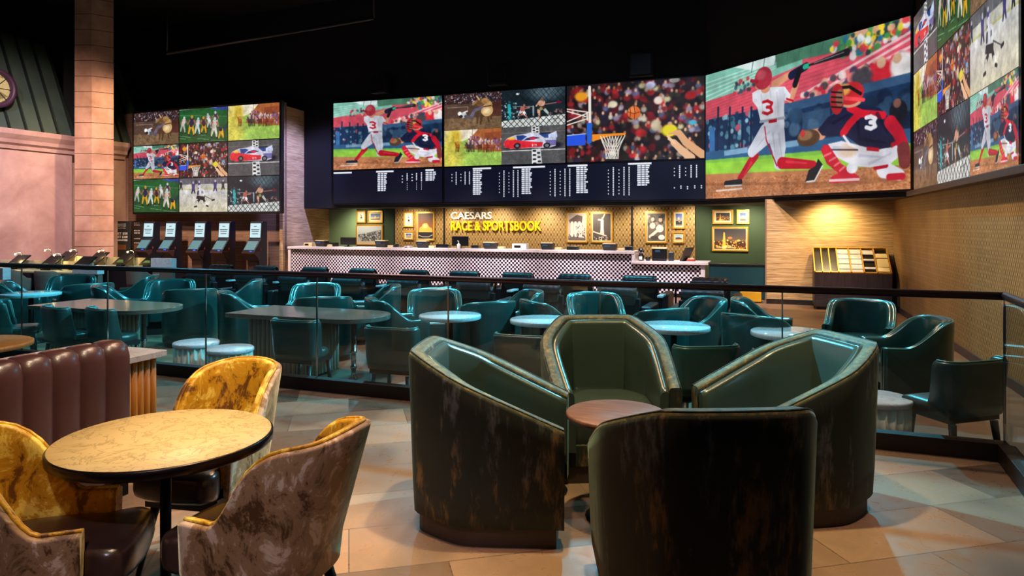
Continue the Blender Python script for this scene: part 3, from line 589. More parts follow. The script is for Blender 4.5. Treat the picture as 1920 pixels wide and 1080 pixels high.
def basket(wd, ht):
    p = Pic(wd, ht, [(45, 130), (1655, 35), (1655, 985), (45, 1030)], (46, 28, 28)); A = [(45, 130), (1655, 35), (1655, 985), (45, 1030)]
    p.blobs(A, 420, [(26, 20, 24), (30, 26, 40), (60, 24, 24), (36, 34, 30), (140, 28, 36), (40, 30, 44)], 26, 60, .8)
    for i in range(230):
        x = rng.uniform(60, 1640); y = rng.uniform(90, 1000); c = [(150, 34, 40), (200, 190, 176), (36, 36, 56), (170, 160, 190), (60, 56, 50), (190, 40, 44), (24, 24, 30), (90, 100, 140), (206, 196, 150)][rng.integers(9)]
        p.ell(x, y+40, rng.uniform(26, 44), 32, c, .9, .7); p.ell(x, y, 15, 20, [(214, 160, 122), (170, 112, 80), (226, 180, 150), (120, 70, 50)][rng.integers(4)], .95, .45)
    p.ell(215, 255, 78, 58, (226, 150, 34), soft=.4).ell(215, 195, 22, 24, (190, 130, 100), soft=.4).ell(1250, 660, 90, 70, (228, 210, 40), soft=.3).ell(1255, 585, 26, 26, (200, 150, 120), soft=.3).ell(1030, 130, 56, 40, (196, 200, 236), soft=.4).ell(1310, 75, 60, 30, (224, 220, 214), soft=.4).ell(1500, 250, 64, 44, (176, 36, 40), soft=.4).ell(920, 690, 70, 44, (206, 46, 50), soft=.4).ell(1090, 600, 56, 66, (206, 190, 160), soft=.4).ell(1120, 310, 50, 44, (214, 196, 184), soft=.4).ell(590, 350, 56, 40, (206, 196, 170), soft=.4).ell(1520, 570, 46, 30, (90, 180, 214), soft=.4)
    p.blur(2); p.shade(.62, 1.12, (6, 14)); p.ell(1250, 655, 70, 55, (228, 210, 40), soft=.3).ell(215, 255, 62, 46, (226, 150, 34), soft=.4)
    wh = (232, 226, 214); p.line([(316, 145), (320, 565)], 17, wh)
    for a, b in (((45, 400), (300, 440)), ((45, 425), (270, 490)), ((45, 550), (290, 450)), ((45, 590), (290, 515))): p.line([a, b], 7, wh)
    p.line([(285, 440), (290, 530)], 9, wh); p.poly([(282, 565), (346, 562), (340, 800), (286, 805)], (36, 96, 206)); p.poly([(45, 712), (268, 692), (268, 825), (45, 835)], (40, 84, 222)); p.line([(45, 712), (268, 692)], 5, (180, 200, 240))
    p.poly([(345, 700), (740, 684), (736, 712), (560, 722), (345, 785)], (238, 140, 34))
    for i in range(9):
        t = i/8; a = 445+t*285; p.line([(a, 722), (505+((t+.35) % 1.0)*150, 985)], 4.2, wh); p.line([(a, 722), (505+((t-.35) % 1.0)*150, 985)], 4.2, wh)
    p.line([(445, 735), (470, 800), (500, 870), (515, 985)], 5, wh); p.line([(732, 715), (690, 800), (660, 880), (650, 985)], 5, wh)
    p.ell(838, 448, 76, 74, (216, 104, 44)); p.ell(815, 420, 40, 34, (240, 150, 84), .7, .8); p.line([(765, 440), (838, 462), (912, 440)], 3, (70, 30, 20)); p.line([(838, 374), (850, 448), (842, 520)], 3, (70, 30, 20)); p.line([(790, 390), (800, 450), (790, 505)], 3, (70, 30, 20))
    sk = (222, 168, 122); p.line([(1360, 690), (1440, 800), (1640, 950)], 36, sk, 46); p.line([(1300, 800), (1400, 900), (1500, 980)], 36, (232, 184, 142), 46); p.ell(1340, 690, 48, 30, sk); p.line([(1230, 730), (1300, 790)], 12, (240, 200, 160)); p.line([(1240, 760), (1310, 810)], 11, (240, 200, 160)); p.line([(1250, 700), (1350, 680)], 12, sk)
    return p.blur(1)
def football(wd, ht):
    p = Pic(wd, ht, [(50, 145), (893, 65), (893, 670), (50, 715)], (26, 92, 44))
    p.poly([(560, 90), (893, 60), (893, 130), (640, 120)], (44, 66, 150)); p.line([(50, 150), (400, 105), (690, 82)], 5, (190, 214, 214)); p.grad([(50, 420), (893, 380), (893, 670), (50, 715)], (24, 78, 42), (34, 84, 38)); p.line([(50, 240), (893, 240)], 2, (110, 170, 120)); p.poly([(760, 500), (893, 350), (893, 440), (800, 560)], (16, 50, 70), .7)
    for a, b in (((60, 590), (240, 612)), ((60, 632), (160, 640)), ((360, 630), (560, 645)), ((600, 655), (893, 672)), ((400, 575), (500, 570))): p.line([a, b], 3, (120, 170, 130))
    p.nz(0, 1, 5, 2); gd = (226, 166, 28); nv = (34, 34, 66); wt = (200, 204, 206)
    def man(x, y, top, bot, lean=0, s_=1.0):
        p.line([(x-12*s_, y), (x-34*s_, y+85*s_), (x-44*s_, y+140*s_)], 22*s_, bot, 8*s_); p.line([(x+12*s_, y), (x+34*s_, y+85*s_), (x+40*s_, y+150*s_)], 22*s_, bot, 8*s_); p.line([(x-46*s_, y+140*s_), (x-30*s_, y+152*s_)], 9*s_, (30, 26, 30)); p.line([(x+40*s_, y+150*s_), (x+54*s_, y+156*s_)], 9*s_, (30, 26, 30))
        p.line([(x+lean, y-75*s_), (x, y-10)], 40*s_, top, 27*s_); p.ell(x+lean*1.3, y-135*s_, 20*s_, 22*s_, (210, 150, 60) if bot == gd else (186, 190, 196)); p.line([(x+lean-35*s_, y-80*s_), (x+lean-66*s_, y-20*s_)], 12*s_, (150, 100, 76), 9*s_); p.line([(x+lean+35*s_, y-80*s_), (x+lean+60*s_, y-30*s_)], 12*s_, (150, 100, 76), 9*s_)
    man(110, 400, (206, 190, 190), (170, 170, 160), 20, .9); man(255, 410, nv, gd, 10, 1.1); man(360, 420, wt, (206, 210, 206), 14, .95); man(475, 400, (70, 34, 50), gd, -6, .95); man(570, 330, wt, (180, 180, 180), -20, .85); man(690, 300, (46, 50, 64), (170, 160, 150), -10, .9); man(655, 440, (196, 180, 170), (206, 196, 180), 10, 1.15)
    p.line([(770, 480), (740, 610)], 24, gd, 12); p.line([(790, 480), (815, 600)], 26, gd, 14); p.ell(770, 470, 30, 26, nv); p.shade(.78, 1.12); return p.blur(1)
def hockey(wd, ht):
    p = Pic(wd, ht, [(62, 425), (898, 385), (905, 1000), (62, 1000)], (206, 204, 196))
    p.grad([(62, 600), (905, 600), (905, 1000), (62, 1000)], (206, 206, 208), (214, 206, 178)); p.poly([(62, 400), (898, 370), (898, 500), (62, 530)], (96, 96, 104))
    for i in range(7): p.line([(120+i*120, 400), (118+i*120, 520)], 3, (130, 130, 134))
    p.poly([(62, 530), (898, 496), (898, 590), (62, 612)], (196, 194, 182)); p.line([(62, 612), (898, 592)], 7, (190, 186, 120)); p.nz(.1, 1, 4, 2)
    def pl(x, y, s_, top, bot):
        p.line([(x-8*s_, y), (x-24*s_, y+70*s_)], 15*s_, bot, 9*s_); p.line([(x+8*s_, y), (x+26*s_, y+66*s_)], 15*s_, bot, 9*s_); p.line([(x, y-66*s_), (x, y-4)], 30*s_, top, 22*s_); p.ell(x, y-105*s_, 16*s_, 18*s_, (190, 190, 204) if top[0] < 150 else (230, 230, 234))
    pl(92, 560, .8, (40, 40, 60), (44, 44, 60)); pl(300, 600, 1.05, (70, 62, 120), (40, 36, 66)); pl(400, 560, .8, (74, 66, 130), (40, 36, 66)); pl(680, 560, 1.0, (64, 56, 110), (50, 44, 100)); pl(820, 540, .85, (60, 60, 66), (26, 26, 32)); p.ell(340, 480, 30, 30, (50, 54, 60), .8, .4)
    p.line([(400, 790), (360, 830)], 18, (30, 30, 34)); p.line([(365, 825), (345, 895)], 16, (220, 218, 210), 11); p.line([(480, 780), (500, 830)], 18, (30, 30, 34)); p.line([(505, 835), (540, 880)], 15, (220, 218, 210), 11); p.line([(325, 908), (358, 900)], 11, (20, 20, 24)); p.line([(530, 890), (556, 900)], 11, (20, 20, 24))
    p.poly([(360, 715), (410, 700), (500, 720), (496, 800), (350, 770)], (26, 24, 28)); p.poly([(375, 610), (420, 580), (480, 600), (498, 690), (490, 730), (370, 712)], (224, 224, 230)); p.ell(405, 560, 24, 26, (216, 214, 226)); p.line([(385, 640), (380, 690)], 14, (50, 46, 60)); p.line([(445, 640), (445, 670)], 5, (40, 40, 50)); p.line([(465, 640), (465, 670)], 5, (40, 40, 50)); p.line([(490, 715), (640, 790)], 4, (60, 60, 66)); p.line([(630, 795), (665, 785)], 11, (26, 26, 30)); p.shade(.78, 1.12); return p.blur(1)

def odds(wd, ht, x0, x1, cols, heads, dots):
    # coordinates are board fractions 0..1 mapped to (wd, ht)
    p = Pic(wd, ht, [(x0, 0), (x1, 0), (x1, 100), (x0, 100)], (10, 14, 34)); p.k = 1
    for a, b in heads: p.poly([(a, 2), (b, 2), (b, 7), (a, 7)], (236, 238, 246))
    for a, b, y0, y1 in cols:
        n = int((y1-y0)/5.6)
        for i in range(n):
            y = y0+i*5.6; e = b-rng.uniform(0, 5)
            p.poly([(a+rng.uniform(0, 1.2), y), (e, y), (e, y+4.2), (a, y+4.2)], (232, 236, 246)); 
            for q in (.33, .64): x = a+(b-a)*q; p.poly([(x-.5, y), (x+.5, y), (x+.5, y+4.2), (x-.5, y+4.2)], (30, 36, 60))
    for x, y0, y1, st, wd_ in dots:
        y = y0
        while y < y1: p.poly([(x-wd_, y), (x+wd_, y), (x+wd_, y+3.4), (x-wd_, y+3.4)], (232, 236, 246)); y += st
    return p.blur(1)
# ------------------------------------------------------------------ the room
XR = 2.5; CEIL = 8.6; YB = 16.48
RX0, RX1, RY = 1.5, 1.13, 5.5                     # side rail from (RX0,RY) towards the viewer at (RX1,0)
plat = [(-11, -2), (1.0, -2), (RX1+.04, 0), (RX0+.06, RY+.06), (-11, RY+.06)]
struct('floor', MB().prism(plat, LOW, 0), M['floor_near'])
struct('floor', B(-22, -2.5, LOW-.1, 2.8, 20, LOW-.001), M['floor_far'])
struct('ceiling', B(-23, -2.5, CEIL, 2.8, 20, CEIL+.1), M['ceil'])
struct('wall_right', B(XR, -2.5, LOW, XR+.2, YB+.2, 2.18), M['wallpaper_side'])
struct('wall_right', B(XR, -2.5, 2.18, XR+.25, 14.2, CEIL), M['black'])
struct('baseboard_right', B(XR-.02, -2.5, LOW, XR, YB, LOW+.11), M['rack_wood'])
xw = XY(1437, YB)
struct('wall_back', B(xw, YB, LOW, XR, YB+.12, 2.16), M['strata'])
struct('wall_back', B(xw, YB+.12, LOW, xw+.12, 19.6, 2.16), M['strata'])
struct('trim_1', B(xw-.03, YB-.015, LOW, xw+.0, YB+.12, 2.16), M['tan_chair'])
struct('baseboard_back', B(xw, YB-.02, LOW, XR-.02, YB, LOW+.11), M['darkwood'])
sx0, sx1 = XY(530, 16.9), XY(617, 19.6)
xs = XY(667, 19.55)
struct('wall_back', B(sx1-.1, 19.6, LOW, xs, 19.7, 2.2), M['sage_wall'])
struct('wall_back', B(xs, 19.6, LOW, xw, 19.7, 2.2), M['green_wall'])
for a, b in ((741, 832.5), (834, 1184.5), (1186, 1303)): struct('wall_back', B(XY(a, 19.4), 19.4, LOW, XY(b, 19.4), 19.6, 2.2), M['wallpaper'])
for a in (833.2, 1185.2): struct('trim_2', B(XY(a, 19.4)-.03, 19.38, LOW, XY(a, 19.4)+.03, 19.6, 2.2), M['darkwood'])
# slanted return wall on the left and ledger wall behind the kiosks
m = MB(); m.prism([(sx0, 16.9), (sx0-.12, 16.9), (sx1-.2, 19.7), (sx1, 19.7)], LOW, 5.2); struct('wall_left', m, M['strata'])
struct('wall_left', B(-20.6, 16.95, LOW, sx0-.01, 17.1, 5.3), M['ledger'])
struct('baseboard_left', B(-20.1, 16.92, LOW, sx0-.02, 16.95, LOW+.1), M['darkwood'])
# dark upper walls and the soffit that carries the displays
YW = 16.9
JX, JY = XR-.06, YX(1710, XR-.06); LX = XY(1323, 18.0)
struct('wall_left', B(-23, -2.5, LOW, -22.9, 20, CEIL), M['black'])
m = MB().prism([(sx0-.22, 18.06), (LX+.02, 18.06), (JX+.03, JY+.06), (XR+.2, JY+.06), (XR+.2, 19.8), (-14.4, 19.8)], 2.1, CEIL); struct('wall_back', m, M['black'])
struct('wall_back', B(-22, 18.2, 4.9, sx0-.3, 18.3, CEIL), M['black'])
# ventilation hoods, conduit on the dark wall above the displays
for i, (px, py, s) in enumerate(((718, 162, .5), (938, 145, .55), (1205, 125, .62))):
    X = XY(px, 18.06); Z = ZY(px, py, 18.06); t = thing('wall_speaker', ['square black speaker on the dark wall above the left baseball display', 'square black speaker on the dark wall above the four-picture display', 'square black speaker on the dark wall above the basketball display'][i], 'speaker', (X, 18.06, Z-s/2), 0, 'speakers above the displays')
    B(-s/2, -.3, 0, s/2, 0, s).build('housing', M['black'], t, .01); B(-s/2+.05, -.31, .05, s/2-.05, -.3, s-.05).build('grille', M['bezel'], t)
tag(MB().tube([(-16.5, 15.2, 6.6), (-9.5, 15.2, 6.9)], .05).tube([(-16.5, 15.2, 6.6), (-16.5, 15.2, 8.6)], .02).tube([(-9.5, 15.2, 6.9), (-9.5, 15.2, 8.6)], .02).build('ceiling_pipe', M['darkwood']), 'thin dark pipe hanging under the black ceiling above the nine-picture display', 'pipe')

# ------------------------------------------------------------------ facade, roofs, column
FX = -20.13; K_ = 1.043
struct('wall_facade', B(FX-.4, -2.5, LOW, FX, 14.97, 4.0), M['stucco'])
struct('wall_facade', B(FX-.4, 14.97, LOW, FX-.3, 15.85, 4.0), M['stucco'])
struct('wall_facade', B(FX-.4, 14.97, 4.0, FX-.35, 15.85, 8.0), M['black'])
struct('wall_facade', B(FX-.4, 15.85, LOW, FX, 16.95, 4.0), M['stucco'])
def cornice(y0, y1):
    m = MB(); pr = [(FX, 3.74), (FX+.06, 3.74), (FX+.08, 3.84), (FX+.16, 3.9), (FX+.18, 4.0), (FX+.28, 4.14), (FX+.3, 4.28), (FX-.4, 4.28)]
    P = [[(x, y, z) for x, z in pr] for y in (y0, y1)]; m.grid(P, False); k = len(pr); m.f += [tuple(range(k)), tuple(range(k, 2*k))[::-1]]; m.sm += [False, False]
    return m
struct('trim_3', cornice(-2.5, 15.17), M['stucco']); struct('trim_4', cornice(15.85, 16.78), M['stucco'])
def mansard(name, y0, y1b, y1t, label):
    t = thing(name, label, 'roof', (0, 0, 0)); x0, z0, x1, z1 = FX+.16, 4.28, FX-1.05, 7.22
    m = MB().add([(x0, y0, z0), (x0, y1b, z0), (x1, y1t, z1), (x1, y0, z1), (FX-1.6, y1b, z0), (FX-1.6, y1t, z1), (FX-1.6, y0, z0), (FX-1.6, y0, z1)], [(0, 1, 2, 3), (1, 4, 5, 2), (3, 2, 5, 7), (0, 3, 7, 6)]); m.build('roof_panel', M['roof'], t)
    s = MB(); y = y1b-.1
    while y > y0:
        yt = y-(y1b-y1t) if False else y; yy = y*1.0
        a = Vector((x0, y, z0)); b = Vector((x1, y, z1)); e = Vector((0, .02, 0)); nn = Vector((.07, 0, .03))
        s.add([a-e, a+e, b+e, b-e, a-e+nn, a+e+nn, b+e+nn, b-e+nn], [(4, 5, 6, 7), (0, 4, 7, 3), (1, 2, 6, 5), (0, 1, 5, 4)]); y -= .47
    s.build('standing_seam', M['roof_seam'], t)
    MB().tube([(x1, y0, z1+.02), (x1, y1t, z1+.02)], .06).tube([(x0, y1b, z0), (x1, y1t, z1)], .035).build('ridge_cap', M['roof_seam'], t); return t
mansard('mansard_roof', 8, 14.97, 14.86, 'green standing-seam metal roof above the pink facade, left of the stone column')
mansard('mansard_roof', 15.95, 17.6, 17.45, 'green metal roof section behind the right side of the stone column')
# round window in the roof
t = thing('window_1', 'round lit window with a purple ring set in the green roof', 'window', (FX-.2, YX(-6, FX+.2), ZX(0, 165, FX+.2))); t['kind'] = 'structure'
Rm = Matrix.Rotation(math.pi/2, 4, 'Y')
def rotY(mb): mb.v = [tuple(Rm @ Vector(p)) for p in mb.v]; return mb
rotY(MB().lathe([(.56, -.4), (.56, .36), (.54, .42), (.44, .44), (.42, .38), (.41, .3)], n=40)).build('ring', M['purple'], t)
rotY(MB().lathe([(.42, .25), (.42, .3), (0, .3)], n=40)).build('pane', M['oculus'], t)
mu = MB()
for i in range(4):
    a = math.pi*i/4; mu.tube([(.33, -.42*math.cos(a), -.42*math.sin(a)), (.33, .42*math.cos(a), .42*math.sin(a))], .012, 6)
mu.build('mullion', M['darkwood'], t)
tag(struct('trim_5', MB().prism([cw(a*K_, b*K_) for a, b in ((-12.43, 19.4), (-11.94, 19.4), (-11.52, 19.74), (-11.9, 20.3), (-12.8, 20.2))], LOW, CEIL), M['blocks']), 'tall pink sandstone block column between the two roof sections', 'column')
struct('trim_6', MB().prism([cw(a*K_, b*K_) for a, b in ((-12.5, 19.32), (-11.9, 19.32), (-11.44, 19.7), (-11.9, 20.3), (-12.9, 20.2))], LOW, LOW+.5), M['blocks'])

# ------------------------------------------------------------------ displays
PB = baseball(560, 315).mesh('picture_baseball'); PS = baseball(300, 169).mesh('picture_baseball_small'); PR = rodeo(240, 135).mesh('picture_rodeo', gain=1.0); PC = cage(240, 135).mesh('picture_cage'); PH = horses(240, 135).mesh('picture_horses')
PA = racecar(240, 135).mesh('picture_car'); PK = basket(400, 225).mesh('picture_basket'); PF = football(240, 135).mesh('picture_football'); PI = hockey(240, 135).mesh('picture_hockey')
def display(label, p0, p1, z0, z1, cells, group, depth=.12, frame=.035, gap=.012):
    # p0 left and p1 right end on the plan as seen by a viewer; cells (u0,v0,u1,v1,mesh,label) with v up
    p0 = Vector((*p0, 0)); p1 = Vector((*p1, 0)); W = (p1-p0).length; H = z1-z0; a = math.atan2(p1.y-p0.y, p1.x-p0.x)
    t = thing('video_display', label, 'display', (p0.x, p0.y, z0), a, group)
    B(-frame, .012, -frame, W+frame, depth, H+frame).build('display_frame', M['bezel'], t, .006)
    for u0, v0, u1, v1, me, lb in cells:
        w_ = (u1-u0)*W-gap; h_ = (v1-v0)*H-gap
        pic_obj('screen_picture', me, t, (u0*W+gap/2, 0, v0*H+gap/2), (w_, 1, h_), label=lb)
    return t
L = dict(b='screen showing a baseball batter and a crouching catcher', r='screen showing a bull throwing its rider', c='screen showing two fighters behind a wire cage', h='screen showing horses racing past a crowd', a='screen showing a red and white racing car crossing a chequered line', k='screen showing a basketball above a hoop and crowd', f='screen showing football players on green turf', i='screen showing ice hockey players')
Y0 = 17.96; zb, zt = 2.23, 5.36; zm = zb+(zt-zb)/3
x = [XY(625, Y0), XY(829, Y0), XY(833, Y0), XY(1060, Y0), XY(1062.5, Y0), XY(1321, Y0)]
G = 'video wall displays above the betting counter'
display('wide display of a baseball batter and catcher, left end of the video wall', (x[0], Y0), (x[1], Y0), zm, zt, [(0, 0, 1, 1, PS, L['b'])], G)
display('display split into bull rider, cage fight, horse race and racing car pictures', (x[2], Y0), (x[3], Y0), zm, zt, [(0, .5, .49, 1, PR, L['r']), (.49, .5, 1, 1, PC, L['c']), (0, 0, .49, .5, PH, L['h']), (.49, 0, 1, .5, PA, L['a'])], G, gap=.004)
display('display of a basketball over a hoop, right end of the straight video wall', (x[4], Y0), (x[5], Y0), zm, zt, [(0, 0, 1, 1, PK, L['k'])], G)
o1 = odds(520, 156, 625, 829, [(710.5, 729, 9, 68), (799, 819, 9, 40)], [(625, 661), (708, 741), (799, 814)], [(757, 18, 40, 9, .9), (766, 12, 34, 4.6, 1.1), (766, 40, 64, 6, .5), (775, 14, 36, 9, 1.2), (783, 12, 34, 4.6, 1.1), (783, 40, 64, 6, .5), (792, 10, 34, 4.6, 1.1), (792, 40, 64, 6, .5)]).mesh('odds_left')
o2 = odds(1180, 150, 833, 1321, [(893, 913, 8, 82), (992, 1013, 8, 84), (1097, 1119, 8, 86), (1207, 1229, 8, 68)], [(893, 931), (975, 1038), (1081, 1118), (1191, 1232)], sum([[(a+0, 18, c, 9, .9), (a+9, 12, c2, 4.8, 1.1), (a+19, 18, c, 9, .9), (a+28, 12, c2, 4.8, 1.1), (a+37, 12, c2, 4.8, 1.1)] for a, c, c2 in ((849, 44, 46), (948, 80, 84), (1048, 84, 86), (1156, 84, 86), (1271, 44, 42))], []) + [(1271, 68, 72, 9, .9), (1282, 64, 72, 5, 1.1), (1293, 66, 72, 5, 1.1), (1305, 64, 72, 5, 1.1), (1316, 64, 72, 5, 1.1)]).mesh('odds_right')
def board(label, x0, x1, me):
    t = thing('odds_board', label, 'display', (x0, Y0+.01, zb), 0, 'odds boards under the video wall pictures'); H = zm-zb-.04
    B(-.035, .012, -.035, x1-x0+.035, .12, H).build('display_frame', M['bezel'], t, .006); pic_obj('screen_picture', me, t, (.005, 0, .005), (x1-x0-.01, 1, H-.01))
board('dark navy odds board with white columns of figures below the left baseball display', x[0], x[1], o1)
board('long dark navy odds board with white columns below the split and basketball displays', x[2], x[5], o2)
display('large angled corner display of a baseball batter and catcher', (LX, 17.98), (JX-.02, JY), zb, zt+.02, [(0, 0, 1, 1, PB, L['b'])], G)
yr = [YX(1713, JX), YX(1910, JX)]
o = display('tall nine-picture display on the right wall, cut by the picture edge', (JX, yr[0]), (JX, yr[1]), zb-.02, zb-.02+(yr[0]-yr[1])*9/16, [(i/3, j/3, (i+1)/3, (j+1)/3, me, L[lb]) for (i, j, me, lb) in ((0, 0, PR, 'r'), (0, 1, PH, 'h'), (0, 2, PA, 'a'), (1, 0, PC, 'c'), (1, 1, PK, 'k'), (1, 2, PF, 'f'), (2, 0, PS, 'b'), (2, 1, PI, 'i'), (2, 2, PR, 'r'))], 'video displays on the side walls', depth=.05)
struct('trim_7', MB().prism([(JX-.10, yr[0]+.1), (JX-.10, -2), (XR, -2), (XR, yr[0]+.1)], 2.1, 2.19), M['rack_wood'], bevel=.01)
YL = 16.5; xl = [XY(250, YL), XY(524.5, YL)]; zl = ZY(524, 397, YL), ZY(524, 191, YL)
nine = display('nine-picture display hung on the brown wall above the betting kiosks', (xl[0], YL), (xl[1], YL), zl[0], zl[1], [(i/3, j/3, (i+1)/3, (j+1)/3, me, L[lb]) for (i, j, me, lb) in ((0, 0, PF, 'f'), (0, 1, PS, 'b'), (0, 2, PR, 'r'), (1, 0, PI, 'i'), (1, 1, PK, 'k'), (1, 2, PF, 'f'), (2, 0, PC, 'c'), (2, 1, PA, 'a'), (2, 2, PH, 'h'))], 'video displays on the side walls', depth=.14, frame=.05, gap=.03)
o.name = o.name
B(1.2, .14, .5, xl[1]-xl[0]-1.2, .45, zl[1]-zl[0]-.5).build('wall_mount', M['black'], bpy.context.scene.collection.objects[nine.name])
# ------------------------------------------------------------------ text
def text_mb(body, h, width=None, extrude=.01, off=0, align='LEFT'):
    c = bpy.data.curves.new('t', 'FONT'); c.body = body; c.size = h/.7; c.extrude = extrude; c.offset = off; c.resolution_u = 3; o = bpy.data.objects.new('t', c); C.objects.link(o)
    me = bpy.data.meshes.new_from_object(o); C.objects.unlink(o); bpy.data.objects.remove(o)
    vs = [v.co.copy() for v in me.vertices]; x0 = min(v.x for v in vs); x1 = max(v.x for v in vs); k = (width/(x1-x0)) if width else 1; w_ = (x1-x0)*k
    sh = {'LEFT': 0, 'CENTER': -w_/2}[align]
    mb = MB(); mb.add([((v.x-x0)*k+sh, -v.z, v.y) for v in vs], [tuple(p.vertices) for p in me.polygons]); bpy.data.meshes.remove(me); return mb
t = thing('wall_sign', 'white and gold lettering sign on the gold wallpaper behind the counter', 'sign', (XY(846, 19.33), 19.33, 1.0))
w1 = XY(923, 19.33)-XY(847, 19.33); w2 = XY(1015, 19.33)-XY(846, 19.33)
zA, zB_ = ZY(880, 410.5, 19.33)-1, ZY(930, 432, 19.33)-1
o = text_mb('CAESARS', .215, w1, .02, .002).build('white_lettering', M['lettering_white'], t, label='white capital lettering'); o.location = (0, 0, zA)
o = text_mb('RACE & SPORTSBOOK', .285, w2, .025, .007).build('gold_lettering', M['lettering_gold'], t, label='bold condensed gold lettering'); o.location = (0, 0, zB_)

# ------------------------------------------------------------------ framed pictures
def art(kind, wd, ht):
    p = Pic(wd, ht, [(0, 0), (100, 0), (100, 100), (0, 100)], (40, 40, 50)); p.k = wd/100*.8
    if kind == 'night': p.grad([(0, 0), (100, 0), (100, 70), (0, 70)], (30, 30, 44), (96, 80, 70)); p.poly([(0, 62), (100, 62), (100, 100), (0, 100)], (60, 34, 20)); p.blobs([(0, 58), (100, 52), (100, 96), (0, 96)], 160, [(250, 180, 70), (230, 120, 30), (255, 220, 130), (90, 40, 20), (30, 22, 20)], 1, 3); p.line([(32, 95), (32, 20)], 8, (240, 170, 60), 2); p.ell(50, 45, 9, 5, (190, 110, 50)); p.poly([(2, 96), (45, 78), (70, 96)], (250, 226, 160), .6)
    if kind == 'palace': p.grad([(0, 0), (100, 0), (100, 60), (0, 60)], (40, 70, 140), (110, 140, 190)); p.poly([(0, 70), (12, 55), (40, 62), (50, 30), (60, 62), (90, 52), (100, 70), (100, 100), (0, 100)], (220, 180, 130)); p.poly([(0, 80), (100, 80), (100, 100), (0, 100)], (70, 60, 70)); p.blobs([(0, 60), (100, 60), (100, 84), (0, 84)], 30, [(255, 220, 150), (120, 80, 60)], 2, 4)
    if kind == 'dome': p.grad([(0, 0), (100, 0), (100, 70), (0, 70)], (70, 40, 36), (150, 84, 40)); p.poly([(6, 74), (12, 56), (24, 52), (36, 40), (60, 38), (76, 54), (92, 58), (96, 74)], (226, 160, 70)); p.ell(48, 50, 18, 13, (244, 200, 130)); p.poly([(0, 74), (100, 74), (100, 100), (0, 100)], (30, 26, 34)); p.line([(8, 86), (30, 92), (70, 92), (96, 84)], 2.5, (180, 170, 180))
    if kind == 'stadium': p.a[:] = (176, 186, 200); p.poly([(0, 50), (100, 20), (100, 88), (20, 92)], (110, 110, 120)); p.blobs([(0, 52), (100, 24), (100, 86), (20, 90)], 240, [(30, 30, 36), (200, 204, 210), (90, 90, 100)], 1.5, 3.5); p.poly([(0, 88), (100, 84), (100, 100), (0, 100)], (206, 190, 170))
    if kind == 'rider': p.a[:] = (226, 220, 206); p.ell(52, 60, 24, 20, (40, 44, 54)); p.ell(50, 32, 18, 15, (90, 110, 140)); p.ell(40, 18, 9, 8, (60, 60, 70)); p.line([(40, 75), (34, 96)], 6, (50, 50, 56)); p.line([(64, 72), (72, 95)], 6, (50, 50, 56))
    if kind == 'team': p.a[:] = (178, 166, 172); p.poly([(4, 24), (50, 4), (82, 10), (78, 34), (10, 34)], (86, 72, 78)); [p.line([(a, 34), (a, 80)], 10, (222, 210, 210)) for a in (22, 42, 64)]; p.poly([(0, 84), (100, 90), (100, 100), (0, 100)], (100, 90, 98)); p.blobs([(45, 44), (96, 44), (96, 74), (45, 74)], 60, [(50, 44, 48), (200, 190, 190)], 2, 5); p.blobs([(6, 74), (96, 76), (96, 88), (6, 88)], 26, [(240, 236, 232), (70, 60, 64)], 3, 6)
    if kind == 'diver': p.a[:] = (70, 62, 66); p.line([(0, 66), (75, 82)], 4, (200, 190, 180)); p.line([(50, 44), (46, 74)], 6, (226, 214, 206)); p.line([(54, 44), (58, 74)], 6, (226, 214, 206)); p.line([(52, 26), (52, 46)], 10, (230, 220, 210)); p.line([(52, 22), (66, 2)], 5, (220, 206, 196)); p.line([(50, 22), (32, 22)], 5, (220, 206, 196)); p.ell(53, 16, 6, 6, (190, 176, 168)); p.blobs([(4, 82), (96, 88), (96, 98), (4, 98)], 40, [(30, 26, 30), (150, 140, 136), (210, 200, 196)], 2, 5); p.ell(42, 92, 11, 9, (230, 226, 220)); p.ell(42, 92, 7, 6, (40, 36, 40))
    if kind == 'players': p.a[:] = (88, 80, 82); p.blobs([(0, 0), (100, 0), (100, 50), (0, 50)], 40, [(40, 36, 40), (140, 128, 128), (70, 62, 66)], 6, 12); p.ell(30, 45, 20, 20, (196, 186, 182)); p.ell(70, 55, 26, 24, (224, 216, 208)); p.ell(74, 24, 13, 14, (190, 174, 164)); p.ell(74, 14, 15, 8, (50, 44, 50)); p.ell(30, 22, 11, 12, (176, 160, 152)); p.line([(15, 84), (60, 60)], 9, (206, 196, 190)); p.ell(40, 88, 28, 14, (60, 54, 58)); p.ell(80, 86, 22, 16, (234, 228, 222))
    if kind == 'runner': p.grad([(0, 0), (100, 0), (100, 60), (0, 60)], (70, 100, 200), (150, 150, 170)); p.ell(46, 40, 18, 22, (220, 190, 160)); p.ell(58, 62, 20, 20, (150, 130, 120)); p.poly([(0, 88), (100, 88), (100, 100), (0, 100)], (120, 110, 100))
    if kind == 'field': p.grad([(0, 0), (100, 0), (100, 55), (0, 55)], (120, 160, 210), (190, 200, 210)); p.poly([(0, 50), (60, 44), (100, 60), (100, 74), (0, 74)], (40, 50, 60)); p.poly([(0, 72), (100, 72), (100, 100), (0, 100)], (196, 120, 70))
    return p.mesh('print_'+kind, mat='print')
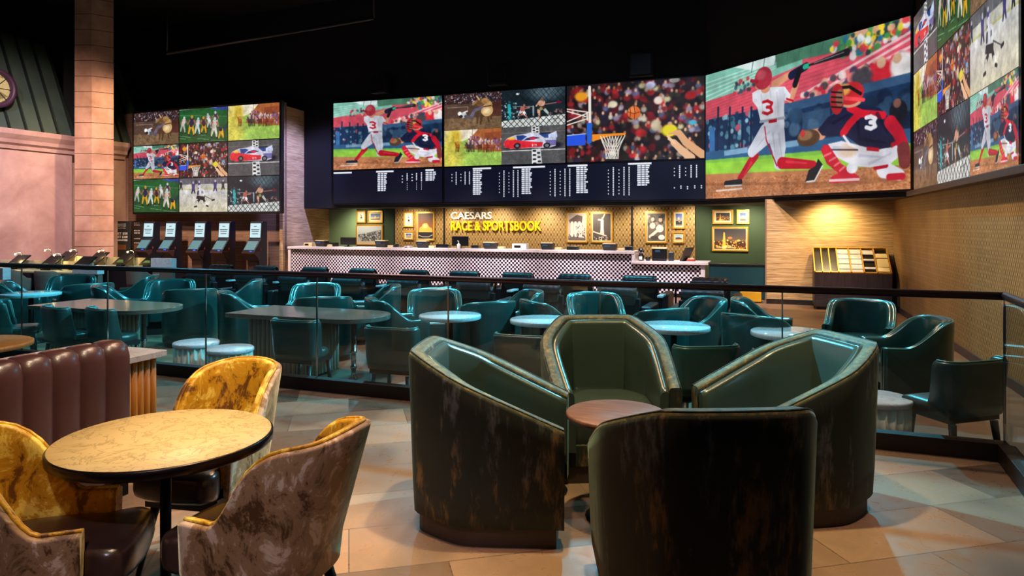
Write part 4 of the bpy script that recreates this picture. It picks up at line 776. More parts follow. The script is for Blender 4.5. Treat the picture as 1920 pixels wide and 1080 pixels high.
frames = [((669, 395, 686, 418), 19.58, 'rider', 'small gold frame with a dark figure picture, upper left on left green wall', .25), ((690, 395, 718, 418), 19.58, 'palace', 'small gold frame with a blue sky and palace picture on the left green wall', .25), ((668, 421, 718, 460), 19.58, 'stadium', 'wide gold frame with a grey stadium photograph, lowest on the left green wall', .05),
 ((757, 397, 776, 426), 19.38, 'rider', 'small gold frame with a horse rider picture, upper left on the gold wallpaper', .25), ((781, 397, 815, 451), 19.38, 'dome', 'tall gold frame with a brown night picture of a lit domed building', .04), ((757, 433, 776, 450), 19.38, 'palace', 'smallest gold frame with a purple evening picture, below the horse rider picture', .25),
 ((1062, 397, 1102, 455), 19.38, 'team', 'tall gold frame with a monochrome photograph of columns and people', .05), ((1108, 397, 1149, 455), 19.38, 'diver', 'tall gold frame with a monochrome photograph of a figure with a raised arm', .05), ((1210, 396, 1251, 456), 19.38, 'players', 'tall gold frame with a monochrome photograph of two ball players', .05),
 ((1261, 395, 1285, 429), 19.38, 'runner', 'small gold frame with a colour sports picture, upper right on the gold wallpaper', .22), ((1261, 435, 1284, 456), 19.38, 'field', 'small gold frame with a landscape of an orange field, lower right on the wallpaper', .22),
 ((1336, 393, 1375, 420), 19.58, 'night', 'gold frame with a night street picture, upper left on right green wall', .2), ((1381, 393, 1405, 420), 19.58, 'palace', 'small gold frame with a blue sky building picture, upper right on green wall', .25), ((1335, 425, 1403, 471), 19.58, 'night', 'large gold frame with a night city and lit tower picture on the right green wall', .04)]
for i, ((a, b, c, d), Y, kind, lb, mt) in enumerate(frames):
    x0, x1 = XY(a, Y), XY(c, Y); z1, z0 = ZY((a+c)/2, b, Y), ZY((a+c)/2, d, Y); W, H = x1-x0, z1-z0; f = .04
    t = thing('framed_picture', lb, 'picture', (x0, Y, z0), 0, 'framed pictures behind the counter')
    m = MB(); m.box(0, -.03, 0, W, .02, f).box(0, -.03, H-f, W, .02, H).box(0, -.03, f, f, .02, H-f).box(W-f, -.03, f, W, .02, H-f); m.build('frame', M['gold'], t, .004)
    mb_ = B(f, -.005, f, W-f, .01, H-f).build('mat_board', M['mat'], t); q = f+mt*(min(W, H)-2*f)*.8
    pic_obj('print', art(kind, max(24, int(90*W)), max(24, int(90*H))), mb_, (q, -.008, q), (W-2*q, 1, H-2*q))

# ------------------------------------------------------------------ betting counter
CY = 17.05; cx0, cxs, cx1 = XY(547, CY), XY(1187, CY), XY(1314, CY); ZU, ZL = .92, .68
t = thing('betting_counter', 'long white-topped service counter with a black and white mosaic front', 'counter', (cx0, CY, LOW))
z = -LOW
B(0, 0, .1, cxs-cx0, .6, ZU+z-.07).build('mosaic_front', M['checker'], t); B(cxs-cx0, 0, .1, cx1-cx0, .6, ZL+z-.07).build('mosaic_front', M['checker'], t)
B(.05, .05, 0, cx1-cx0-.05, .6, .1).build('toe_kick', M['darkwood'], t)
B(-.09, -.06, 0, -.0, .75, ZU+z-.07).build('end_panel', M['quartz'], t, .005); B(cx1-cx0, -.03, 0, cx1-cx0+.1, .75, ZL+z-.07).build('end_panel', M['quartz'], t, .005)
B(-.1, -.08, ZU+z-.07, cxs-cx0+.05, .72, ZU+z).build('upper_countertop', M['quartz'], t, .006); B(cxs-cx0-.02, -.07, ZL+z-.0, cxs-cx0+.06, .72, ZU+z-.07).build('step_panel', M['quartz'], t, .004); B(cxs-cx0-.03, -.08, ZL+z-.07, cx1-cx0+.18, .75, ZL+z).build('lower_countertop', M['quartz'], t, .006)
g0, g1 = XY(1330, CY+.2), XY(1436, CY+.2)
t = thing('counter_gate', 'dark teal low gate panel between the counter end and the layered wall', 'gate', (g0, CY+.2, LOW)); B(0, 0, .02, g1-g0, .05, .8).build('panel', M['teal_gate'], t, .004); B(-.01, -.02, .8, g1-g0, .07, .84).build('cap_rail', M['darkwood'], t, .004)
t = thing('floor_sign', 'yellow floor sign lying low in front of the teal gate', 'sign', (XY(1388, 16.6), 16.5, LOW)); wq = XY(1428, 16.6)-XY(1388, 16.6)
MB().prism([(0, 0), (wq, 0), (wq, .3), (0, .3)], .02, .26).build('panel', M['yellow_floor_sign'], t, .02); MB().prism([(.03, .03), (wq-.03, .03), (wq-.03, .27), (.03, .27)], 0, .02).build('foot', M['black_plastic'], t)
def item(px, py0, py1, Y, zc): return XY(px, Y), ZY(px, py0, Y)-zc
GI = 'betting terminals on the counter'
tl = ['farthest left on the white counter', 'in front of the grey stadium picture', 'below the lit dome picture', 'under the gold letters', 'left of the columns photograph', 'below the raised-arm photograph']
for i, (a, c, py) in enumerate(((594, 613, 452), (706, 726, 452), (783, 803, 453), (907, 932, 456), (1015, 1039, 457), (1130, 1157, 458))):
    Y = CY+.3; x0, x1 = XY(a, Y), XY(c, Y); w_ = x1-x0; h = max(.16, ZY(a, py, Y)-ZU)
    t = thing('ticket_terminal', 'black ticket terminal with a pale paper top, '+tl[i], 'terminal', ((x0+x1)/2, Y, ZU), 0, GI)
    MB().add([(-w_/2*.8, -.08, 0), (w_/2*.8, -.08, 0), (w_/2, -.12, h), (-w_/2, -.12, h), (-w_/2*.8, .14, 0), (w_/2*.8, .14, 0), (w_/2, .12, h), (-w_/2, .12, h)], [(0, 1, 2, 3), (1, 5, 6, 2), (5, 4, 7, 6), (4, 0, 3, 7), (3, 2, 6, 7), (0, 4, 5, 1)]).build('body', M['black_plastic'], t, .012)
    B(-w_/2*.9, -.1, h, w_/2*.9, .1, h+.03).build('paper_tray', M['cream'], t, .006); B(-w_*.3, -.128, h*.6, w_*.1, -.118, h*.85).build('screen_light', M['tscreen'], t)
    B(w_/2+.02, -.02, 0, w_/2+.2, .14, .06).build('ticket_slot', M['cream'], t, .01)
Y = CY+.35
for i, (a, c, py) in enumerate(((638, 667, 445), (847, 878, 443))):
    x0, x1 = XY(a, Y), XY(c, Y); h = ZY(a, py, Y)-ZU; t = thing('monitor', 'black monitor seen from behind ' + ['near the left end of the counter', 'behind the sanitizer bottle, under the gold letters'][i], 'monitor', ((x0+x1)/2, Y, ZU), 0, 'monitors on the counter'); w_ = x1-x0
    B(-w_/2, 0, .06, w_/2, .035, h).build('housing', M['black_plastic'], t, .01); B(-.03, .005, 0, .03, .03, .06).build('stand', M['blackmetal'], t); B(-.1, -.05, 0, .1, .1, .012).build('foot', M['blackmetal'], t, .003)
t = thing('pump_bottle', 'clear white pump bottle standing before the black monitor', 'bottle', (XY(860, CY+.12), CY+.12, ZU)); MB().lathe([(.045, 0), (.05, .01), (.05, .11), (.02, .14), (.015, .16)], n=16).build('bottle', M['white'], t); MB().tube([(0, 0, .16), (0, 0, .21), (-.04, 0, .21)], .01, 6).build('pump', M['white'], t)
def boxy(name, label, cat, a, c, py, mat, Y, zc, group=None, extra=None, dep=.2):
    x0, x1 = XY(a, Y), XY(c, Y); h = max(.05, ZY((a+c)/2, py, Y)-zc); w_ = x1-x0; t = thing(name, label, cat, ((x0+x1)/2, Y, zc), 0, group)
    B(-w_/2, 0, 0, w_/2, dep, h).build('housing', M[mat], t, .012); B(-w_*.35, -.004, h*.25, w_*.1, .0, h*.7).build('front_panel', M['black_plastic'], t); return t
boxy('receipt_printer', 'white printer box on the counter below the gold letters', 'printer', 960, 987, 457, 'white', CY+.25, ZU)
boxy('receipt_printer', 'small silver printer right of the black monitor', 'printer', 883, 897, 460, 'chrome', CY+.2, ZU)
boxy('receipt_printer', 'low black printer between the fifth terminal and the columns photograph', 'printer', 1062, 1083, 462, 'black_plastic', CY+.2, ZU)
boxy('receipt_printer', 'grey printer at the right end of the upper counter', 'printer', 1171, 1187, 462, 'chrome', CY+.2, ZU)
boxy('card_box', 'cream leaflet box at the left end of the counter', 'box', 569, 585, 455, 'cream', CY+.25, ZU)
boxy('desk_phone', 'black desk phone right of the first terminal', 'phone', 616, 628, 455, 'black_plastic', CY+.3, ZU)
boxy('pen_holder', 'grey pen and card holder between two terminals left of the dome picture', 'holder', 737, 748, 458, 'chrome', CY+.2, ZU)
boxy('paper_stack', 'loose white papers between the second and third terminals', 'paper', 757, 768, 463, 'paper', CY+.1, ZU)
boxy('card_holder', 'clear card holder left of the black monitor', 'holder', 817, 840, 458, 'chrome', CY+.2, ZU)
t = thing('ticket_terminal', 'large black terminal on the lower counter section', 'terminal', (XY(1236, CY+.15), CY+.15, ZL), 0, GI)
B(-.18, 0, .05, .18, .16, .32).build('screen_housing', M['black_plastic'], t, .015); B(-.19, -.02, .3, .19, .16, .34).build('paper_tray', M['cream'], t, .006); B(-.17, -.04, 0, .17, .18, .05).build('base', M['blackmetal'], t, .01); B(-.1, -.006, .22, .02, -.0, .27).build('screen_light', M['tscreen'], t)
B(.22, .02, 0, .34, .2, .22).build('card_reader', M['teal_dark'], t, .01)
t = thing('drink_dispenser', 'black and white dispenser with a domed lid on the lower counter', 'dispenser', (XY(1202, CY+.15), CY+.15, ZL)); MB().lathe([(.07, 0), (.07, .14), (.05, .15), (.05, .18)], n=20).build('body', M['blackmetal'], t); MB().lathe([(.06, .18), (.075, .2), (.07, .27), (.04, .32), (0, .33)], n=20).build('lid', M['chrome'], t); B(-.04, -.075, .03, .04, -.06, .11).build('badge', M['white'], t)
t = thing('paper_cup', 'small blue and black cup beside the large terminal', 'cup', (XY(1215, CY+.1), CY+.1, ZL)); MB().lathe([(.05, 0), (.065, .09)], n=16).build('cup', M['kiosk_blue'], t); MB().lathe([(.067, .085), (.067, .1), (0, .1)], n=16).build('lid', M['black_plastic'], t)
t = thing('menu_board', 'dark leaning board at the right end of the lower counter', 'board', (XY(1274, CY+.2), CY+.2, ZL), -.5); mb = MB().box(0, 0, 0, .06, .3, .34); mb.v = [(x+z*.5, y, z) for x, y, z in mb.v]; mb.build('board', M['sign_board2'], t, .005); B(.0, .3, 0, .2, .32, .03).build('foot', M['blackmetal'], t)
t = thing('leaflet_tray', 'small red tray beside the leaning board on the lower counter', 'tray', (XY(1295, CY+.2), CY+.2, ZL)); B(-.1, 0, 0, .1, .2, .05).build('tray', M['red_binder'], t, .008); B(-.07, .02, .05, .07, .16, .08).build('leaflets', M['cream'], t)

# ------------------------------------------------------------------ newspaper rack
ry0, ry1 = 15.75, 16.42; xa, xb = XY(1527, ry0), XY(1675, ry0)-.02; zf, zk = ZY(1600, 513, ry0)-LOW, ZY(1600, 468, ry1)-LOW; W = xb-xa
t = thing('brochure_rack', 'dark wooden floor rack with a sloped top of gold-edged slots', 'rack', (xa, ry0, LOW))
mb = MB().prism([(0, 0), (W, 0), (W, ry1-ry0), (0, ry1-ry0)], .06, zf); mb.build('cabinet', M['rack_wood'], t, .004); B(.04, .05, 0, W-.04, .6, .06).build('toe_kick', M['darkwood'], t)
sl = (zk-zf)/(ry1-ry0); ang = math.atan(sl); SL = math.hypot(zk-zf, ry1-ry0)
def slope(mb): mb.v = [(x, y*math.cos(ang)-z*math.sin(ang), zf+y*math.sin(ang)+z*math.cos(ang)) for x, y, z in mb.v]; return mb
mb = MB().add([(0, 0, zf), (W, 0, zf), (W, ry1-ry0, zk), (0, ry1-ry0, zk), (0, ry1-ry0, zf), (W, ry1-ry0, zf)], [(0, 1, 2, 3), (1, 5, 2), (0, 3, 4), (4, 3, 2, 5)]); mb.build('sloped_bed', M['black_plastic'], t)
us = [0, .105, .21, .315, .48, .645, .81, .985]
for u in us: slope(B(u*W-.004, 0, 0, u*W+.018, SL, .05)).build('divider', M['gold'], t)
slope(MB().box(0, SL-.02, 0, W, SL, .06).box(0, 0, 0, W, .02, .03)).build('edge_strip', M['gold'], t)
Tn = {0: 'top', 1: 'upper', 2: 'lower', 3: 'bottom'}
k = 0
for col, rows in ((3, 9), (4, 9), (5, 3), (6, 4)):
    for r in range(rows):
        n = 9 if rows == 9 else {3: (1.5, 4.6, 7.2), 4: (.6, 2.2, 3.9, 5.8)}[rows]
        y = SL*(.03+.94*r/9) if rows == 9 else SL*.94*n[r]/9; ln = SL*.09 if rows == 9 else SL*(.07 if rows == 3 and r < 2 else .17)
        o = thing('betting_sheet', 'pale printed sheets in the %s slot column of the rack' % {3: 'first light', 4: 'second light', 5: 'half-empty', 6: 'rightmost cream'}[col], 'paper', (xa, ry0, LOW), 0, 'sheet stacks in column %s of the rack' % 'abcdefg'[col])
        mb = slope(B(us[col]*W+.024, y, .012, us[col+1]*W-.01, y+ln, .03+.008*(r % 2))); mb.build('sheet_stack', M['paper' if col < 6 else 'cream'], o)

# ------------------------------------------------------------------ kiosks and sign boards
def kiosk(x, lb, y=16.25):
    t = thing('betting_kiosk', lb, 'kiosk', (x, y, LOW), 0, 'self-service kiosks along the brown wall'); w_ = .22
    def side(pts, x0, x1, nm, mat, bv=.008):
        mb = MB().add([(x0, a, b) for a, b in pts]+[(x1, a, b) for a, b in pts], [tuple(range(len(pts)))[::-1], tuple(range(len(pts), 2*len(pts)))]+[(i, (i+1) % len(pts), len(pts)+(i+1) % len(pts), len(pts)+i) for i in range(len(pts))]); return mb.build(nm, mat, t, bv, fixn=True)
    prof = [(-.06, .0), (-.1, .7), (-.3, .92), (-.31, 1.0), (-.06, 1.32), (-.02, 1.36), (.02, 1.84), (.06, 1.88), (.24, 1.88), (.24, 0)]
    side(prof, -w_, w_, 'cabinet', M['kiosk_blue']); side([(-.075, .06), (-.112, .68), (-.1, .68), (-.05, .06)], -w_+.04, w_-.04, 'door', M['kiosk_front'], .004).name; dr_ = C.objects[-1]
    side([(-.325, .935), (-.325, .985), (-.06, .99), (-.1, .75)], -w_-.015, w_+.015, 'deck', M['kiosk_front'], .006); dk_ = C.objects[-1]
    us_ = side([(-.034, 1.4), (.0, 1.82), (.02, 1.82), (0, 1.4)], -w_+.035, w_-.035, 'upper_screen', M['kscreen'], 0); s2 = side([(-.29, 1.045), (-.095, 1.295), (-.07, 1.29), (-.26, 1.04)], -w_+.035, w_-.035, 'lower_screen', M['kscreen2'], 0)
    for q, (z0, wd) in enumerate(((1.72, .1), (1.62, .3), (1.57, .26), (1.5, .22))): side([(-.037+(z0-1.4)*.085, z0), (-.036+(z0+.02-1.4)*.085, z0+.022), (-.02, z0+.01)], -wd/2, wd/2, 'screen_text', M['kink'], 0).parent = us_
    B(.06, -.325, .995, .13, -.30, 1.02).build('blue_light', M['kblue'], dk_); B(w_, -.05, 1.02, w_+.012, -.02, 1.09).build('side_button', M['red_binder'], t, .003); B(-.09, -.118, .22, .09, -.09, .27).build('badge', M['cream'], dr_)
    return t
kl = ['first kiosk from the left, beside the dark sign boards', 'second kiosk from the left', 'middle kiosk of the five', 'fourth kiosk from the left', 'rightmost kiosk, nearest the slanted wall']
k0 = kiosk(XY(281, 16.3), 'navy betting kiosk with lit screens, '+kl[0])
for i, px in enumerate((322.5, 377, 422.5, 481.5)): dup(k0, (XY(px, 16.3), 16.25, LOW), 0, 'navy betting kiosk with lit screens, '+kl[i+1])
for i, (a, c, mat) in enumerate(((214, 243.5, 'sign_board'), (246, 268, 'sign_board2'))):
    Y = 16.55 if i == 0 else 16.75; x0, x1 = XY(a, Y), XY(c, Y); zt_ = ZY(a, 414.5, Y)-LOW
    t = thing('sign_stand', ['slate grey upright sign board with bold white lettering, beside the column', 'brown upright sign board with small lettering, left of the kiosks'][i], 'sign', (x0, Y, LOW)); w_ = x1-x0
    B(0, 0, .03, w_, .04, zt_).build('panel', M[mat], t, .004); B(.02, -.04, 0, w_-.02, .09, .03).build('foot', M['blackmetal'], t)
    rows = [('IN-STATE', 1.78, .03), ('FIRST WAGER', 1.72, .03), ('OFFER', 1.65, .025), ("BET $50", 1.45, .075), ('GET $200', 1.34, .075), ('GUARANTEED', 1.24, .06)] if i == 0 else [('BET', 1.82, .02), ('SPORTS', 1.75, .03), ('BET & GET', 1.56, .045), ('YOUR WAY', 1.48, .045), ('OPEN', 1.3, .03), ('SEE AN AGENT', 1.16, .03)]
    for s_, z_, h_ in rows:
        o = text_mb(s_, h_, w_*(.72 if h_ > .05 else .5), .002, .002 if h_ > .05 else 0, 'CENTER').build('lettering', M['sign_ink'], t); o.location = (w_/2, -.004, z_)
    B(w_*.25, -.006, .95, w_*.75, 0, 1.12).build('picture_panel', M['sign_orange'], t)

# ------------------------------------------------------------------ carrel desks on the left
def carrel(x0, x1, y, tabs, lamps, lb, far):
    t = thing('carrel_desk', lb, 'desk', (x0, y, LOW), 0, 'betting carrel desks'); W = x1-x0; zt_ = .76
    B(0, 0, zt_-.04, W, .6, zt_).build('desk_top', M['cream'], t, .006); B(0, .5, zt_, W, .55, zt_+.2).build('back_ledge', M['cream'], t, .004); B(0, .44, .0, W, .48, zt_-.04).build('modesty_panel', M['darkwood'], t)
    for u in np.arange(.05, W, 1.6): B(u, .05, 0, u+.05, .45, zt_-.04).build('leg', M['blackmetal'], t)
    for i, px in enumerate(tabs):
        X = XY(px, y+.25); q = thing('tablet_terminal', 'tilted black betting tablet with green text, %s on the %s carrel desk' % (['leftmost', 'second from left', 'third from left', 'fourth from left', 'rightmost'][i], far), 'tablet', (X, y+.25, zt_+LOW), 0, 'tablets on the carrel desks')
        def tl(mb): a = .75; mb.v = [(x_+z_*.35, y_*math.cos(a)+z_*math.sin(a), z_*math.cos(a)-y_*math.sin(a)+.04) for x_, y_, z_ in mb.v]; return mb
        sc__ = tl(B(-.21, -.015, 0, .21, .015, .38)).build('screen', M['tablet'], q, .005); B(-.08, .0, 0, .08, .12, .03).build('stand', M['blackmetal'], q); m_ = MB()
        for r in range(3): m_.box(-.12, -.02, .06+r*.03, .1-r*.04, -.0155, .072+r*.03)
        tl(m_).build('screen_text', M['green_text'], sc__)
    for i, px in enumerate(lamps):
        X = XY(px, y+.46); q = thing('gooseneck_lamp', 'thin chrome gooseneck lamp, %s on the %s carrel desk' % (['leftmost', 'second', 'third', 'last'][i], far), 'lamp', (X, y+.4, zt_+LOW), 0, 'gooseneck lamps on the carrel desks')
        MB().tube([(0, 0, 0), (0, 0, .34), (-.02, -.02, .38), (-.08, -.05, .385), (-.12, -.08, .36)], .009, 6).build('stem', M['chrome'], q); MB().lathe([(.035, 0), (.035, .012), (0, .012)], n=12).build('base', M['chrome'], q)
        MB().lathe([(0, .325), (.016, .33), (.02, .345), (.012, .365), (0, .37)], -.12, -.08, n=8).build('bulb', M['lamp_tip'], q)
        l = light('POINT', 'gooseneck_bulb', (X-.12, y+.3, zt_+LOW+.3), (0, 0, 0), 7, (1, .7, .25), .03)
    return t
carrel(XY(-20, 10.6), XY(136, 10.4), 10.35, (18, 80, 141), (47, 120), 'near carrel desk with cream top, left edge of the lounge', 'near')
carrel(XY(82, 12.4), XY(283, 12.2), 12.15, (110, 170, 222, 272), (100, 148, 201, 255), 'far carrel desk with cream top, in front of the sandstone column', 'far')
for i, (a, c, y0_, y1_, Y) in enumerate(((137, 184, 497, 513, 10.3), (284, 322, 484, 503, 12.1), (-40, 7, 501, 523, 9.2))):
    x0, x1 = XY(a, Y), XY(c, Y); z1 = ZY(a, y0_, Y); z0 = ZY(a, y1_, Y); t = thing('desk_divider', ['white marble box end panel of the near carrel desk', 'white marble box end panel at the right end of the far carrel desk', 'white marble end panel cut by the left picture edge'][i], 'divider', (x0, Y-.02, LOW), 0, 'marble desk end panels')
    B(0, 0, z0-LOW, x1-x0, .16, z1-LOW).build('marble_cap', M['marble_white'], t, .005); B(.02, .03, 0, x1-x0-.02, .14, z0-LOW).build('leg_panel', M['tan_chair'], t)
# ------------------------------------------------------------------ upholstered shells
def rounded(pts, k=2, closed=False):
    for _ in range(k):
        q = [] if closed else [pts[0]]
        n = len(pts)
        for i in range(n if closed else n-1):
            a, b = pts[i], pts[(i+1) % n]; q += [(a[0]*.75+b[0]*.25, a[1]*.75+b[1]*.25), (a[0]*.25+b[0]*.75, a[1]*.25+b[1]*.75)]
        if not closed: q.append(pts[-1])
        pts = q
    return pts
def resample(pts, n):
    L = [0]
    for a, b in zip(pts, pts[1:]): L.append(L[-1]+math.dist(a, b))
    out = []; j = 0
    for i in range(n):
        s = L[-1]*i/(n-1)
        while j < len(L)-2 and L[j+1] < s: j += 1
        t = (s-L[j])/max(1e-9, L[j+1]-L[j]); out.append((pts[j][0]+(pts[j+1][0]-pts[j][0])*t, pts[j][1]+(pts[j+1][1]-pts[j][1])*t))
    return out
def inward(path):
    N = []
    for i in range(len(path)):
        a, b = path[max(0, i-1)], path[min(len(path)-1, i+1)]; dx, dy = b[0]-a[0], b[1]-a[1]; l = math.hypot(dx, dy) or 1
        N.append((-dy/l, dx/l))                # path runs left front -> back -> right front, so left of travel is inward
    return N
def shell(path, o0, o1, hf, zb, lean=0, rnd=.02, drop=0, steps=5, zbf=None, leanf=None, yl=0):
    N = inward(path); P = []; n = len(path)
    for i, ((x, y), (nx, ny)) in enumerate(zip(path, N)):
        s = i/(n-1); h = hf(x, y, s)-drop; z0 = zbf(x, y, s) if zbf else zb; le = leanf(x, y, s) if leanf else lean; h = max(h, z0+rnd*1.2)
        prof = [(o0+.004, z0)]+[(o0, z0+(h-rnd-z0)*k/steps) for k in range(1, steps+1)]+[(o0+rnd*.3, h-rnd*.3), (o0+rnd, h), (o1-rnd, h), (o1-rnd*.3, h-rnd*.3), (o1, h-rnd)]+[(o1, z0+(h-rnd-z0)*(1-k/steps)) for k in range(1, steps+1)]
        P.append([(x+nx*(q-le*(z-zb)), y+ny*(q-le*(z-zb))-yl*max(0, z-.45)*sstep(-.05, -.25, y) if yl else y+ny*(q-le*(z-zb)), z) for q, z in prof])
    m = MB(); m.grid(P, True, close=True); k = len(P[0]); m.f += [tuple(range(k)), tuple(range((n-1)*k, n*k))[::-1]]; m.sm += [False, False]; return m
def edge_tube(path, off, hf, r, lean=0, zb=0, dz=0, leanf=None, yl=0):
    N = inward(path); n = len(path); pts = []
    for i, ((x, y), (a, b)) in enumerate(zip(path, N)):
        h = hf(x, y, i/(n-1)); le = leanf(x, y, i/(n-1)) if leanf else lean; pts.append((x+a*(off-le*(h-zb)), y+b*(off-le*(h-zb))-(yl*max(0, h-.45)*sstep(-.05, -.25, y) if yl else 0), h+dz))
    return MB().tube(pts, r, 6)
def cushion(pts, z0, z1, r=.03, crown=.012):
    # soft slab from a closed plan
    c = (sum(p[0] for p in pts)/len(pts), sum(p[1] for p in pts)/len(pts)); P = []
    for sc_, z in ((.0, z0), (.9, z0), (.985, z0+r*.5), (1, z0+r), (1, z1-r), (.985, z1-r*.4), (.95, z1), (.8, z1+crown*.6), (.5, z1+crown), (0, z1+crown)):
        P.append([(c[0]+(x-c[0])*sc_, c[1]+(y-c[1])*sc_, z) for x, y in pts])
    return MB().grid(P, True, close=True)
sstep = lambda a, b, t: (lambda u: u*u*(3-2*u))(max(0, min(1, (t-a)/(b-a))))

# ---- dark green velvet club chairs in the foreground
def make_club(label):
    t = thing('club_chair', label, 'armchair', (0, 0, 0), 0, 'velvet club chairs around the low wooden table')
    raw = [(-.385, .40), (-.42, -.04), (-.40, -.16), (-.27, -.37), (-.2, -.405), (.2, -.405), (.27, -.37), (.40, -.16), (.42, -.04), (.385, .40)]
    path = resample(rounded(raw, 2), 49)
    hf = lambda x, y, s: .585+.345*max(0, min(1, (.40-y)/.78))
    q = shell(path, 0, .085, hf, .1, .035, .022); os_ = q.build('outer_shell', M['velvet_dark'], t, label='mottled dark green velvet shell', fixn=True)
    # olive rim strip lies on the crest
    N = inward(path); P = []
    for i, ((x, y), (a, b)) in enumerate(zip(path, N)):
        h = hf(x, y, 0); P.append([(x+a*(o-.035*(h-.1)), y+b*(o-.035*(h-.1)), h+z) for o, z in ((.004, -.02), (.008, .001), (.024, .006), (.06, .006), (.077, .001), (.083, -.02))])
    r = MB().grid(P, True); r.build('rim_welt', M['velvet_rim'], t, label='olive velvet crest')
    edge_tube(path, .014, hf, .005, .035, .1, .004).build('piping', M['velvet_dark'], os_)
    shell(path, .07, .13, hf, .2, .035, .028, drop=.018).build('inner_lining', M['club_leather'], t, label='glossy dark green leather lining', fixn=True)
    N2 = [(x+a*.12, y+b*.12) for (x, y), (a, b) in zip(path, N)]
    seat = [p for p in N2 if p[1] < .3]; seat = [(seat[0][0], .36)]+seat+[(seat[-1][0], .36)]
    cushion(resample(seat+[seat[0]], 60)[:-1], .2, .43, .035).build('seat_cushion', M['club_leather'], t, label='dark green leather seat')
    fr = [(x*.93, y*.93) for x, y in path]; MB().prism([(fr[0][0], .36)]+fr[1:-1]+[(fr[-1][0], .36)], 0, .1).build('plinth', M['plinth'], t)
    B(-.3, .33, .1, .3, .37, .24).build('front_rail', M['velvet_dark'], t, .01); return t
club = make_club('dark green velvet club chair facing the viewer, farthest of the four by the wooden table')
def put(o, lat, d, f, z=0): p = cw(lat, d); o.location = (p[0], p[1], z); o.rotation_euler[2] = rot_to(*fdir(*f)); return o
put(club, .63, 4.58, (.05, -1))
for lb, lat, d, f in (('dark green velvet club chair opening to the right, left of the low wooden table', -.10, 3.76, (1, -.11)), ('dark green velvet club chair opening to the left, right of the low wooden table', 1.60, 3.98, (-1, -.2)), ('dark green velvet club chair with its back to the viewer, nearest of the four', .78, 2.84, (-.06, 1))):
    put(dup(club, (0, 0, 0), 0, lb), lat, d, f)
t = thing('low_table', 'small round brown wooden table between the four velvet club chairs', 'table', (*cw(.57, 3.72), 0)); MB().lathe([(0, .545), (.27, .545), (.275, .55), (.275, .57), (.268, .575), (0, .575)], n=48).build('table_top', M['wood_top'], t)
MB().lathe([(.03, .02), (.03, .545)], n=16).build('pole', M['blackmetal'], t); MB().lathe([(.17, 0), (.17, .012), (.05, .03), (0, .03)], n=24).build('base', M['blackmetal'], t)

# ---- gold crushed velvet chairs with leather seats
def make_gold(label):
    t = thing('velvet_chair', label, 'chair', (0, 0, 0), 0, 'gold velvet chairs around the marble table')
    raw = [(-.235, .2), (-.255, .0), (-.24, -.16), (-.16, -.25), (.0, -.275), (.16, -.25), (.24, -.16), (.255, .0), (.235, .2)]
    path = resample(rounded(raw, 3), 49)
    def hf(x, y, s):
        u = abs(s-.5)*2; top = .885-.035*min(1, u/.42)**2
        return top-(top-.575)*sstep(.40, .80, u)
    lf = lambda x, y, s: .05
    zbf = lambda x, y, s: .36+.0*s
    os_ = shell(path, 0, .034, hf, .36, rnd=.012, leanf=lf, yl=.26).build('outer_shell', M['velvet_gold_shaded'], t, label='crushed velvet outer back, coloured as the shaded side', fixn=True)
    shell(path, .026, .064, hf, .42, rnd=.014, drop=-.004, leanf=lf, yl=.26).build('inner_back', M['velvet_gold'], t, label='mustard crushed velvet inner back', fixn=True)
    edge_tube(path, .03, hf, .007, dz=.004, zb=.38, leanf=lf, yl=.26).build('piping', M['velvet_gold'], os_)
    N = inward(path); N2 = [(x+a*.05, y+b*.05) for (x, y), (a, b) in zip(path, N)]; seat = [p for p in N2 if p[1] < .2]; seat = [(-.18, .34), (-.235, .28)]+seat+[(.235, .28), (.18, .34), (0, .36)]
    cushion(resample(rounded(seat+[seat[0]], 1), 64)[:-1], .37, .495, .04, .014).build('seat_cushion', M['seat_leather'], t, label='dark brown leather seat')
    MB().prism([(-.2, .24), (-.22, -.18), (.22, -.18), (.2, .24)], .31, .365).build('seat_frame', M['darkwood'], t)
    for sx, sy in ((-1, 1), (1, 1), (-1, -1), (1, -1)): MB().tube([(sx*.17, sy*.17+.02, .33), (sx*.23, sy*.25+.0, 0)], .024, 10, r2=.013).build('leg', M['darkwood'], t)
    return t
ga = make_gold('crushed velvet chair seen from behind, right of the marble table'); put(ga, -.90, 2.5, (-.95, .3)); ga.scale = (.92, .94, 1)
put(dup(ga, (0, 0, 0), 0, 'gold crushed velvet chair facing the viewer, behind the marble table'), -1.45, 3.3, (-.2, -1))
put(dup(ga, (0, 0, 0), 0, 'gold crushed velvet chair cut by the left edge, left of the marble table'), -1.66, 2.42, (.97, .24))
t = thing('bistro_table', 'round cream marble table with a dark metal edge in the left foreground', 'table', (*cw(-1.39, 2.74), 0))
MB().lathe([(0, .748), (.4, .748), (.4, .75), (0, .75)], n=72).build('marble_top', M['marble_cream'], t); MB().lathe([(0, .71), (.402, .71), (.408, .715), (.408, .744), (.402, .749), (.4, .749), (.4, .73), (0, .73)], n=72).build('edge_band', M['darkmetal'], t)
MB().lathe([(.021, .02), (.021, .60)], n=20).lathe([(.028, .60), (.028, .62)], n=20).lathe([(.019, .62), (.019, .72)], n=20).build('pole', M['blackmetal'], t); MB().lathe([(.25, 0), (.25, .012), (.06, .03), (0, .03)], n=32).build('base', M['blackmetal'], t)
for a in (0, math.pi): MB().tube([(.03*math.cos(a), .03*math.sin(a), .655), (.06*math.cos(a), .06*math.sin(a), .655)], .014, 8).build('clamp_knob', M['blackmetal'], t)

